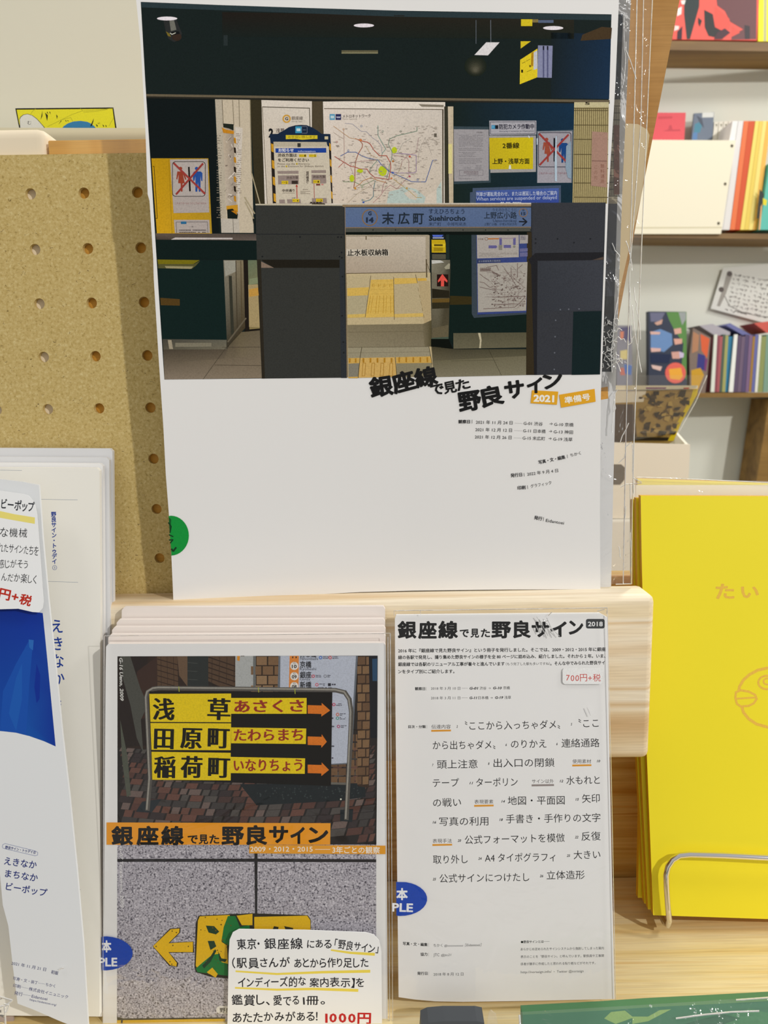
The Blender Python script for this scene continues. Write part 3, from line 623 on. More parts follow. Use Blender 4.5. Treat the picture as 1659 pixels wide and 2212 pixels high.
c.rect(543, 180, 590, 228, '3f93c0', 7); c.rect(590, 180, 630, 228, '23242c', 7); c.rect(548, 192, 580, 214, '6ab2d4', 8)
c.text('防犯カメラ作動中', 642, 226, 1088, 222, 70, '2a2a3c', 7, .02); c.text('Security Cameras in Operation', 648, 268, 1086, 262, 28, '5c5c6c', 7)
c.poly([(512, 315), (1112, 312), (1112, 778), (515, 790)], 'aaa7a6', 4); c.add([(515, 342), (1078, 336), (1074, 742), (520, 745)], [(0, 1, 2, 3)], ['d4bc22', 'dcc81e', 'd8c41c', 'd0ba24'], 5)
c.text('2番線', 685, 472, 900, 470, 80, '2c2a12', 7, .02); c.text('上野・浅草方面', 555, 672, 1030, 668, 76, '2c2a12', 7, .02); c.poly([(770, 690), (790, 690), (796, 742), (762, 742)], 'e4eadc', 8); c.poly([(1010, 312), (1025, 312), (1035, 342), (1022, 345)], 'e4eaf0', 8)
c.poly([(1125, 255), (1590, 240), (1575, 920), (1125, 920)], '5c6a74', 4); c.poly([(1135, 262), (1575, 256), (1565, 915), (1130, 918)], 'a9a5ae', 5)
c.rrect(1145, 275, 1560, 715, 26, '2a2a3a', 6, 8)
woman(1250, 362, .8, 'a3503c', 7); man(1452, 370, .8, '1f4a88', 7)
c.rect(1338, 345, 1358, 645, '1c1c24', 8); c.line([(1155, 290), (1520, 665)], 24, 'a3403c', 9); c.line([(1530, 300), (1160, 690)], 24, 'a3403c', 10)
c.text('これよりホームにつうじておりません', 1152, 806, 1530, 806, 28, '8c3a44', 7)
c.poly([(1365, 320), (1378, 320), (1382, 900), (1355, 895), (1352, 600)], 'bcd0e0', 11); c.poly([(1500, 450), (1560, 380), (1566, 870), (1520, 850), (1490, 720)], '93a8ba', 11); c.poly([(1120, 350), (1135, 345), (1135, 430), (1122, 430)], 'c8dae6', 8)
c.poly([(302, 985), (1432, 950), (1432, 1175), (268, 1175), (268, 1040), (302, 1035)], '4b5a72', 4); c.add([(345, 1020), (1405, 985), (1405, 1180), (345, 1180)], [(0, 1, 2, 3)], ['4a62a8', '5068b0', '3a4ea0', '2a4690'], 5)
c.text('列車が運転見合わせ、または遅延した場合のご案内', 348, 1088, 1380, 1070, 60, 'ccd4e8', 6, .01); c.text('When services are suspended or delayed', 350, 1148, 1380, 1125, 66, 'c4cee8', 6); c.dashes(660, 1160, 1070, 1178, 1, 'c9cfe4', 6, .6, .95, 14)
# tiled wall at the far right
c.T(840, 0, 2.592)
c.poly([(1038, 570), (1232, 570), (1222, 1140), (1028, 1140)], 'b7a878', 4); c.poly([(1038, 572), (1232, 572), (1231, 600), (1037, 602)], 'cfc49a', 5); c.text('5', 1098, 586, 1126, 586, 20, '2c2820', 6, .03)
for k in range(17):
    x = 1046 + k * 11.2
    c.line([(x, 606), (x - 10, 1138)], 3, '6a5c3a', 6)
for y in (606, 618, 700, 780, 864, 942, 1024, 1104): c.line([(1036, y), (1228, y + 1)], 4, '5c5034', 7)
c.poly([(1138, 736), (1226, 742), (1220, 1050), (1132, 1040)], 'b08c7c', 8); c.line([(1136, 900), (1222, 902)], 5, '8c6c60', 9); c.vtext('無料通用', 1196, 915, 1030, 24, '8c6050', 9); c.vtext('この先', 1158, 920, 1010, 24, '96705e', 9)
# counter rail left, dark counter
c.T(320, 420, 3.072)
c.add([(50, 258), (720, 262), (722, 306), (55, 300)], [(0, 1, 2, 3)], ['6b5d52', '4e4640', '6e625a', '4a4038'], 4); c.poly([(180, 286), (560, 288), (560, 298), (150, 300)], 'cfc6c2', 5); c.poly([(50, 300), (722, 306), (722, 435), (62, 430)], '12211f', 5)
c.poly([(62, 432), (342, 436), (300, 462), (66, 462)], '7d7418', 5); c.poly([(66, 462), (305, 462), (345, 440), (320, 470), (290, 494), (66, 490)], '5c5a34', 6); c.poly([(110, 475), (300, 478), (285, 494), (120, 490)], 'a39a72', 7)
c.poly([(340, 436), (500, 436), (522, 965), (95, 962), (66, 490), (290, 494)], '142624', 4); c.poly([(80, 686), (210, 695), (210, 738), (84, 735)], '59431f', 5)
c.add([(95, 960), (520, 965), (520, 1028), (100, 1030)], [(0, 1, 2, 3)], ['4a4840', '6a675a', '77715f', '5e5a4c'], 5); c.poly([(130, 965), (155, 966), (165, 1026), (140, 1026)], 'a89d86', 6); c.poly([(180, 985), (420, 985), (420, 1010), (180, 1012)], '857f6c', 6)
c.add([(498, 436), (645, 436), (650, 880), (522, 1020)], [(0, 1, 2, 3)], ['8d8878', '8a7c60', '4a3f2c', '3c372a'], 4); c.poly([(505, 440), (580, 438), (585, 510), (512, 545)], 'a5a294', 5)
c.line([(545, 540), (560, 930)], 20, '3a3a30', 6); c.line([(582, 440), (592, 900)], 5, '4a4030', 6); c.line([(615, 440), (622, 870)], 4, '5a4c34', 6); c.line([(528, 980), (650, 820)], 10, '6a6150', 7)
c.poly([(632, 436), (662, 436), (672, 905), (645, 905)], '231d18', 6)
c.add([(662, 436), (740, 436), (750, 900), (672, 900)], [(0, 1, 2, 3)], ['6c7a60', '747c60', '9a8a5c', '8c7c50'], 5); c.poly([(664, 600), (735, 596), (742, 880), (670, 880)], 'b09c70', 6); c.poly([(668, 630), (732, 618), (736, 670), (670, 680)], 'cc9c4a', 7); c.poly([(674, 560), (732, 550), (734, 590), (668, 600)], '8a9270', 7)
c.line([(640, 905), (742, 895)], 12, '1e1a14', 8)
c.add([(100, 1030), (520, 1028), (600, 915), (750, 900), (760, 1218), (108, 1228)], [(0, 1, 2, 3, 4, 5)], ['4e463a', '5c5244', '6b6048', '6f6450', '887b66', '8a7c68'], 3)
c.add([(108, 1120), (756, 1070), (760, 1218), (110, 1228)], [(0, 1, 2, 3)], ['6d6252', '7d705c', '8c7e6a', '8f8170'], 4); c.line([(365, 1226), (500, 1040), (600, 900)], 3, '4a4236', 5); c.line([(440, 1132), (756, 1136)], 3, '554c3e', 5); c.line([(490, 1015), (752, 1012)], 3, '554c3e', 5)
# grey board frame
G1 = '3a3b38'
c.poly([(712, 68), (1300, 72), (1310, 1216), (755, 1222), (722, 440)], G1, 6); c.poly([(712, 62), (1312, 68), (1312, 76), (712, 72)], 'c9bfa8', 7)
c.line([(716, 263), (1304, 265)], 5, '2a2c2e', 8); c.poly([(722, 432), (755, 1222), (775, 1222), (748, 432)], '302b22', 7); c.poly([(750, 445), (835, 487), (750, 487)], '8c7868', 8); c.poly([(750, 433), (1270, 433), (1270, 487), (835, 487), (765, 446)], '24211a', 7)
c.poly([(1270, 433), (1300, 433), (1318, 1218), (1280, 1218)], '33373c', 7); c.line([(1306, 70), (1320, 1216)], 5, '8a7a64', 9)
for (x, y) in ((1008, 282), (1260, 283), (1282, 283), (758, 412), (1270, 412), (1284, 385), (1290, 545), (1295, 980), (1298, 1050), (1288, 805), (1286, 420)): c.circle(x, y, 6, '222426', 9, n=8)
# sign beam
c.T(740, 430, 3.95)
c.poly([(0, 42), (1700, 45), (1612, 56), (1612, 300), (10, 300), (8, 60)], '34363a', 7); c.poly([(0, 44), (2240, 40), (2240, 50), (1612, 62), (0, 66)], '9c8566', 9); c.poly([(0, 36), (2240, 30), (2240, 42), (0, 48)], 'd6cdbd', 9)
c.add([(20, 72), (1610, 72), (1608, 236), (22, 240)], [(0, 1, 2, 3)], ['64789c', '5f7398', '5c7096', '60749c'], 9); c.poly([(22, 240), (1608, 236), (1608, 244), (22, 248)], '8a745c', 9); c.poly([(22, 248), (1608, 244), (1608, 275), (22, 282)], '55564f', 9); c.poly([(22, 282), (1608, 275), (1608, 305), (22, 305)], '0f1713', 9)
for k in range(8): c.circle(260 + k * 220 - k * 28, 264, 6, '2e2f2c', 10, n=8)
c.ring(232, 158, 68, 9, '8f6f4a', 10, 72); c.text('G', 218, 138, 248, 138, 46, '28344a', 11, .04); c.text('14', 200, 198, 266, 198, 58, '28344a', 11, .06)
c.text('末', 336, 206, 440, 206, 108, '26303c', 11, .02); c.text('広', 472, 206, 572, 206, 108, '26303c', 11, .02); c.text('町', 602, 206, 694, 206, 108, '26303c', 11, .02)
c.text('すえひろちょう', 736, 124, 1040, 124, 50, '2c3850', 11, .01); c.text('Suehirocho', 736, 184, 1050, 184, 62, '26303c', 11, .03); c.text('末广町', 736, 226, 842, 226, 34, '2c3850', 11); c.text('수에히로초', 890, 226, 1056, 226, 34, '2c3850', 11)
c.text('うえのひろこうじ', 1280, 104, 1486, 104, 32, '2c3850', 11); c.text('上野広小路', 1206, 162, 1486, 162, 62, '26303c', 11, .01); c.text('Ueno-hirokoji', 1284, 196, 1484, 196, 34, '2c3850', 11); c.text('上野广小路', 1208, 224, 1316, 224, 26, '2c3850', 11); c.text('우에노히로코지', 1338, 224, 1486, 224, 26, '2c3850', 11)
c.ring(1542, 116, 38, 6, '8f6f4a', 10); c.text('G', 1534, 102, 1550, 102, 24, '28344a', 11, .03); c.text('15', 1524, 136, 1562, 136, 34, '28344a', 11, .04)
c.line([(1506, 192), (1570, 194)], 11, '20242c', 11); c.line([(1538, 164), (1572, 194), (1536, 224)], 11, '20242c', 12)
# opening: cabinet, floor
c.T(740, 560, 6.3808)
c.poly([(45, -345), (1190, -335), (1200, 180), (1230, 1180), (1560, 1280), (1490, 1620), (72, 1635)], 'c8b58c', 5)
c.add([(45, -345), (1145, -338), (1145, 176), (50, 196)], [(0, 1, 2, 3)], ['d0c2ae', 'd2c6b4', 'beb19e', 'baa995'], 6); c.poly([(45, -350), (1190, -342), (1145, -318), (45, -320)], 'c0b49c', 7); c.line([(48, -320), (1145, -320)], 5, '6e6250', 8); c.line([(50, 196), (1145, 178)], 8, '584a34', 8)
c.poly([(1145, -338), (1200, -330), (1200, 185), (1145, 178)], 'b3a68e', 7); c.line([(1155, 0), (1160, 250)], 14, '5a4c34', 9); c.line([(1165, 60), (1205, 170)], 6, '5a4c34', 9); c.rect(318, -318, 330, -270, '6a5c3c', 9); c.poly([(350, -326), (560, -324), (560, -314), (350, -316)], '8a7c64', 9)
c.T(740, 430, 3.95); c.rect(30, 428, 398, 488, 'd9cfbe', 9); c.text('止水板収納箱', 42, 480, 390, 476, 58, '22201c', 11, .02)
c.T(740, 560, 6.3808)
c.poly([(60, 200), (1150, 182), (1210, 185), (1225, 900), (65, 905)], 'cdbb92', 6)
c.poly([(60, 250), (390, 228), (330, 398), (62, 400)], 'c9b891', 7)
c.poly([(64, 398), (370, 385), (350, 496), (66, 508)], 'e2bc5e', 8); c.poly([(66, 508), (348, 500), (312, 755), (68, 765)], 'bcb08e', 7); c.poly([(66, 762), (316, 752), (308, 800), (68, 808)], 'dfbe68', 8)
c.poly([(392, 282), (700, 275), (712, 795), (316, 805)], 'e4be60', 8); c.poly([(710, 262), (1022, 258), (1030, 330), (712, 345)], 'e2bc5e', 8); c.poly([(1030, 262), (1155, 260), (1160, 295), (1036, 300)], 'e0b44e', 8)
c.poly([(712, 345), (1035, 332), (1105, 745), (716, 755)], 'c5b48e', 7); c.poly([(714, 755), (1108, 742), (1112, 792), (718, 802)], 'e0be68', 8); c.poly([(1040, 300), (1200, 300), (1222, 900), (1125, 885)], 'c3ae84', 7)
for a, b in (((390, 225), (312, 800)), ((703, 242), (714, 835)), ((1006, 210), (1032, 330))): c.line([a, b], 5, '5a4826', 9)
for k in range(5): c.line([(1040 + k * 19, 400 + k * 90), (1050 + k * 19, 445 + k * 90)], 4, '8a7648', 9)
for k in range(4):
    x = 418 + k * 78; c.line([(x, 340), (x - 3, 382)], 7, 'b88a28', 9); c.line([(x + 22, 340), (x + 20, 382)], 5, 'c89a38', 9)
    x0 = 385 + k * 92
    for dx, cl in ((0, 'c1922e'), (38, 'cc9f3c')): c.line([(x0 + dx, 500), (x0 + dx - (38 - k * 14), 745)], 6, cl, 9)
for k in range(8): c.line([(392 - k * 5 + 0, 300 + k * 60), (705, 296 + k * 60)], 2.5, 'd3a848', 9)
c.poly([(66, 905), (1225, 888), (1225, 1205), (75, 1215)], '8d8368', 6); c.add([(66, 905), (1120, 895), (1140, 1200), (75, 1212)], [(0, 1, 2, 3)], ['8a7f64', '80765c', '8a8068', '948a70'], 7); c.add([(1100, 895), (1225, 840), (1225, 1200), (1130, 1200)], [(0, 1, 2, 3)], ['7d735a', '5a5238', '5a5238', '7d735a'], 8)
c.line([(70, 1006), (1120, 992)], 3, '776c52', 9)
c.poly([(75, 1215), (1190, 1205), (1215, 1345), (78, 1365)], 'a39a80', 8); c.line([(75, 1292), (1200, 1275)], 4, '857b62', 9); c.line([(265, 1212), (240, 1365), (215, 1635)], 7, '4a402a', 10); c.line([(78, 1215), (1190, 1205)], 4, '5a5038', 9)
c.poly([(80, 1362), (240, 1360), (230, 1432), (82, 1438)], 'd9b05c', 9); c.poly([(82, 1438), (228, 1432), (212, 1620), (84, 1625)], '8d8878', 9); c.poly([(84, 1622), (212, 1618), (210, 1640), (84, 1640)], 'd9b05c', 9)
c.poly([(243, 1360), (725, 1350), (745, 1620), (214, 1635)], 'dcb468', 9); c.poly([(735, 1350), (1212, 1338), (1228, 1428), (742, 1435)], 'd9ae58', 9); c.poly([(742, 1435), (1228, 1428), (1260, 1620), (748, 1622)], '958c70', 8)
c.line([(725, 1350), (747, 1622)], 6, '3a3018', 10); c.line([(1190, 1205), (1235, 1450)], 6, '3a3420', 10)
for k in range(5):
    c.rect(275 + k * 97, 1362, 300 + k * 97, 1425, 'b8862c', 10); c.rect(770 + k * 97, 1352, 792 + k * 97, 1420, 'b8862c', 10)
    if k < 2: c.rect(88 + k * 82, 1366, 110 + k * 82, 1425, 'b8862c', 10)
    if k < 4: x = 275 + k * 124; c.line([(x + 6, 1432), (x + 44, 1432), (x + 40 - 4 * (2 - k), 1605), (x - 6, 1608)], 6, 'b0802c', 11, True)
c.add([(1225, 1205), (1560, 1240), (2560, 1240), (2560, 1590), (1260, 1625)], [(0, 1, 2, 3, 4)], ['4c4632', '4a4636', '56523e', '77715a', '827a62'], 7); c.add([(1250, 1400), (2560, 1330), (2560, 1595), (1262, 1625)], [(0, 1, 2, 3)], ['706a52', '77715a', '858069', '8a836c'], 8)
c.line([(2010, 1235), (2190, 1600)], 4, '3c3828', 9); c.line([(1500, 1400), (2150, 1390)], 3, '4f4a38', 9)
# ticket gate
c.T(900, 490, 6.38)
c.poly([(0, 105), (215, 105), (215, 600), (212, 940), (0, 940)], 'c9ba98', 6) if False else None
c.add([(205, 455), (460, 455), (468, 540), (455, 960), (440, 1540), (205, 1540)], [(0, 1, 2, 3, 4, 5)], ['8f8a78', '6a6656', '403e34', '4a4434', '5a5440', '57503c'], 10)
c.poly([(208, 460), (330, 462), (380, 490), (210, 510)], 'd3d2cc', 11); c.poly([(380, 560), (445, 500), (458, 510), (455, 580), (400, 585)], 'a8a38c', 11); c.poly([(205, 620), (280, 640), (280, 840), (205, 840)], '7a7462', 11); c.poly([(210, 850), (450, 880), (450, 975), (212, 985)], '2a261a', 11); c.poly([(212, 990), (455, 985), (452, 1040), (212, 1045)], '6d5628', 12); c.poly([(210, 1045), (452, 1040), (448, 1120), (212, 1130)], '34301f', 11)
c.poly([(215, 1400), (438, 1350), (438, 1540), (208, 1540)], '6a614a', 11); c.poly([(205, 1530), (440, 1515), (440, 1545), (205, 1560)], '4c5a4c', 12); c.poly([(200, 1545), (440, 1545), (500, 1680), (200, 1650)], '0f130e', 12)
c.rect(280, 655, 436, 820, '2a1713', 12); c.poly([(355, 650), (425, 740), (420, 768), (378, 735), (378, 820), (335, 820), (335, 735), (295, 768), (293, 740)], 'ef5b50', 13)
c.poly([(215, 105), (375, 105), (375, 165), (215, 165)], '26304a', 11); c.poly([(215, 112), (365, 112), (345, 138), (230, 138)], '5c78e0', 12); c.rect(222, 146, 372, 160, 'bfc4dc', 12)
c.poly([(205, 178), (390, 178), (400, 230), (402, 355), (208, 355)], 'd2b21e', 11); c.poly([(208, 232), (398, 232), (388, 280), (218, 278)], 'e8cb30', 12); c.rect(240, 240, 360, 265, '5c4c14', 13); c.rect(238, 285, 362, 335, 'a88c18', 12)
c.poly([(212, 358), (400, 358), (400, 375), (212, 372)], '1c2024', 12); c.poly([(212, 375), (402, 378), (402, 445), (212, 445)], '5c5a4a', 11); c.rect(405, 105, 450, 450, '22302c', 10)
# dark wall with line diagram posters
c.poly([(450, 70), (1580, 70), (1560, 1470), (500, 1470), (500, 1620), (440, 1540), (468, 540)], '13231f', 8); c.poly([(462, 950), (760, 960), (760, 1070), (458, 1075)], '3c3318', 9)
c.poly([(755, 110), (830, 110), (845, 1215), (1510, 1165), (1512, 1205), (790, 1255), (760, 1200)], '3f4a54', 10); c.poly([(822, 112), (1535, 112), (1512, 1180), (838, 1210)], '3c4a86', 11)
c.poly([(830, 112), (1408, 112), (1408, 418), (835, 436)], 'b5aea8', 12); c.poly([(1418, 112), (1535, 112), (1532, 228), (1420, 232)], 'aca6a4', 12); c.poly([(1420, 300), (1530, 294), (1530, 340), (1422, 345)], '6f6f9a', 12); c.poly([(1422, 355), (1530, 350), (1528, 408), (1424, 412)], '6f6f9a', 12)
c.line([(985, 165), (1135, 163)], 15, 'c0722c', 13); c.ring(962, 165, 24, 6, '8a6a5a', 13); c.text('日本橋', 846, 178, 918, 178, 24, '6a4a40', 13); c.poly([(992, 256), (1095, 256), (1112, 272), (1095, 296), (992, 296)], '68649a', 13); c.poly([(1200, 250), (1300, 250), (1300, 290), (1200, 290)], '68649a', 13); c.poly([(1140, 150), (1175, 150), (1175, 250), (1140, 250)], '68649a', 13); c.poly([(1330, 150), (1365, 150), (1365, 248), (1330, 248)], '68649a', 13)
c.line([(1150, 160), (1350, 158)], 8, 'a08a98', 13); c.circle(1155, 270, 18, '8a8a80', 13); c.circle(1345, 272, 18, '8a8a80', 13); c.dashes(855, 355, 1390, 412, 4, '8a8078', 13, .3, .95, 40); c.dashes(1432, 120, 1500, 180, 4, '5c5c70', 13, .4, .95, 24); c.rect(1130, 250, 1180, 320, '8f8a80', 12.5)
c.poly([(835, 455), (1160, 450), (1160, 488), (838, 500)], '333c5c', 12); c.text('主な振替乗車の路線図', 850, 486, 1155, 478, 28, '9aa0ba', 13)
c.poly([(838, 505), (1528, 485), (1508, 1155), (846, 1178)], 'b3ada4', 12)
rs = random.Random(5)
for _ in range(95):
    x, y = rs.uniform(1060, 1500), rs.uniform(560, 1110); a = rs.choice([0, 0, 0, .78, -.78, 1.57]); d = rs.uniform(40, 150); x1, y1 = min(1506, max(860, x - d * math.cos(a))), min(1140, y + d * math.sin(a)); c.line([(x, y), (x1, y1)], 4, rs.choice(['8a7a72', '7c6c66', '96887e']), 13)
for _ in range(90): x, y = rs.uniform(1040, 1500), rs.uniform(640, 1110); c.circle(x, y, rs.uniform(7, 18), rs.choice(['75655f', '8a7a74', '6c5e58']), 14, rs.uniform(5, 12), 8)
for P in ([(885, 590), (1000, 590), (1050, 620), (1140, 665)], [(870, 650), (920, 690), (1000, 740)], [(870, 760), (930, 770), (1000, 830), (1100, 860)], [(870, 830), (960, 850), (1100, 880)], [(1040, 970), (1500, 960)], [(1045, 1070), (1500, 1060)], [(920, 1130), (1350, 1108), (1420, 1050), (1500, 960)], [(960, 560), (1100, 530), (1130, 600)], [(1210, 580), (1300, 690), (1400, 860)], [(1300, 560), (1305, 700)], [(1390, 500), (1390, 700)], [(1460, 520), (1400, 570)]): c.line(P, 9, '80706a', 13)
for k in range(16): x = 885 + k * 9; c.line([(x, 560 + (k % 3) * 6), (x - 10, 615)], 6, '7a6862', 14)
for k in range(14): x, y = 1040 + k * 8, 610 + k * 4; c.line([(x, y), (x + 6, y + 26)], 5, '7a6862', 14)
c.add([(505, 1465), (1512, 1455), (1512, 1662), (508, 1680)], [(0, 1, 2, 3)], ['605c48', '5c5844', '6a6650', '6f6a54'], 10); c.poly([(845, 1462), (880, 1462), (895, 1560), (885, 1672), (862, 1672), (872, 1570)], 'c9bfa0', 11)
# right grey board
c.T(840, 420, 2.765)
c.poly([(850, 50), (1295, 48), (1283, 380), (1262, 1075), (870, 1078), (850, 400)], '3c3e44', 10); c.poly([(825, 225), (852, 225), (872, 1078), (820, 1078)], '3b3222', 11); c.line([(852, 62), (856, 400)], 3, '2c2e34', 12)
c.poly([(832, 390), (875, 350), (1283, 345), (1280, 372), (1215, 392), (888, 396), (884, 1078), (868, 1078), (850, 420)], '26262a', 12); c.poly([(1215, 392), (1282, 372), (1282, 390)], '5a4c44', 13)
c.poly([(1102, 700), (1270, 696), (1258, 1075), (1092, 1078)], '18282a', 12); c.add([(890, 400), (1280, 392), (1272, 690), (890, 700)], [(0, 1, 2, 3)], ['3c3f46', '42454d', '41444c', '3a3d44'], 11)
for (x, y) in ((877, 266), (877, 290), (1008, 265), (1204, 265), (1106, 288), (1024, 688), (1074, 686), (1136, 684), (996, 752), (993, 850), (990, 946), (988, 1045)): c.circle(x, y, 5, '26282c' if y < 400 else '6a6e78', 14, n=8)
c.T(0, 0, 1)
o = c.build('printed_photo', big, PHOTO, (25, 200)); o['label'] = 'printed photo of a dark station entrance with ticket gate and grey boards'
# lettering
c = Canvas(PG, 15)
BB = .038
c.T(780, 760, 2.676)
c.text('銀', 55, 255, 190, 235, 122, '111111', 2, BB, jit=0); c.text('座', 190, 235, 322, 200, 122, '111111', 2, BB); c.text('線', 318, 202, 448, 176, 118, '111111', 2, BB)
c.text('で', 405, 248, 482, 238, 76, '111111', 2, .03); c.text('見', 482, 238, 556, 224, 74, '111111', 2, .03); c.text('た', 556, 224, 634, 204, 72, '111111', 2, .03)
c.text('野', 568, 338, 702, 318, 124, '111111', 2, BB); c.text('良', 700, 312, 830, 286, 120, '111111', 2, BB); c.text('サ', 836, 268, 950, 252, 116, '111111', 2, BB); c.text('イ', 958, 232, 1048, 232, 104, '111111', 2, BB); c.text('ン', 1062, 214, 1175, 186, 104, '111111', 2, BB)
c.poly([(988, 222), (1140, 230), (1132, 306), (980, 297)], 'e9ab24', 1); c.poly([(1145, 248), (1350, 214), (1356, 288), (1156, 323)], 'e9ab24', 1)
c.text('2021', 996, 286, 1116, 290, 54, 'f6f3e8', 3, .045); c.text('準備号', 1178, 298, 1326, 274, 42, 'f6f3e8', 3, .025)
c.build('title_lettering', big, INK)
c = Canvas(PG, 15); c.T(780, 760, 2.676)
K = '3a3a3c'
c.text('観察日', 563, 412, 630, 412, 23, '1f1f20', 2, .02); c.line([(642, 392), (642, 414)], 2, K, 2)
for y, d, a, b2_ in ((415, '2021 年 11 月 24 日', 'G-01 渋谷', 'G-10 京橋'), (458, '2021 年 12 月 12 日', 'G-11 日本橋', 'G-13 神田'), (500, '2021 年 12 月 26 日', 'G-15 末広町', 'G-19 浅草')):
    x = 664 - (y - 415) * .07
    c.text(d, x, y, x + 212, y + 4, 24, K, 2); c.text('……', x + 226, y - 2, x + 268, y, 22, K, 2); c.text(a, x + 276, y + 6, x + (386 if y == 415 else 406), y + 11, 24, K, 2); c.text('→', x + 426, y + 8, x + 444, y + 8, 22, K, 2); c.text(b2_, x + 453, y + 12, x + 564, y + 16, 24, K, 2)
c.text('写真・文・編集', 1028, 648, 1182, 616, 24, K, 2, .02); c.line([(1192, 594), (1194, 614)], 2, K, 2); c.text('ちかく', 1212, 606, 1272, 592, 22, K, 2)
c.text('発行日', 866, 724, 932, 718, 24, K, 2, .02); c.line([(942, 700), (944, 720)], 2, K, 2); c.text('2022 年 9 月 4 日', 962, 716, 1140, 694, 24, K, 2)
c.text('印刷', 905, 796, 952, 792, 24, K, 2, .02); c.line([(962, 772), (964, 792)], 2, K, 2); c.text('グラフィック', 982, 786, 1102, 764, 23, K, 2)
c.text('発行', 1000, 966, 1046, 974, 24, K, 2, .02); c.line([(1056, 956), (1054, 978)], 2, K, 2); c.text('Eidantoei', 1068, 982, 1172, 998, 25, K, 2)
c.build('credit_lettering', big, INK)
c = Canvas(PG, 15)
P = [(364, 1115)] + [(369 + 39 * math.cos(math.radians(a)) , 1157 + 43 * math.sin(math.radians(a))) for a in range(-90, 91, 10)] + [(370.5, 1200)]
c.poly(P, '11963c', 1)
c.poly([(364.5, 1117), (370, 1122), (368, 1150), (366.5, 1150)], '0c5a26', 2)
c.T(330, 1100, 3.07 * 1.0); c.T(0, 600, 3.0714)
c.line([(1118, 1625), (1135, 1650), (1128, 1690)], 9, '0c3a1c', 3); c.line([(1120, 1705), (1150, 1718)], 8, '0c3a1c', 3); c.line([(1122, 1740), (1148, 1738), (1130, 1760)], 8, '0c3a1c', 3); c.line([(1138, 1800), (1150, 1814), (1168, 1790)], 12, '123a20', 3)
o = c.build('sample_sticker', big, SOFT); o['label'] = 'green round sticker on the left edge'

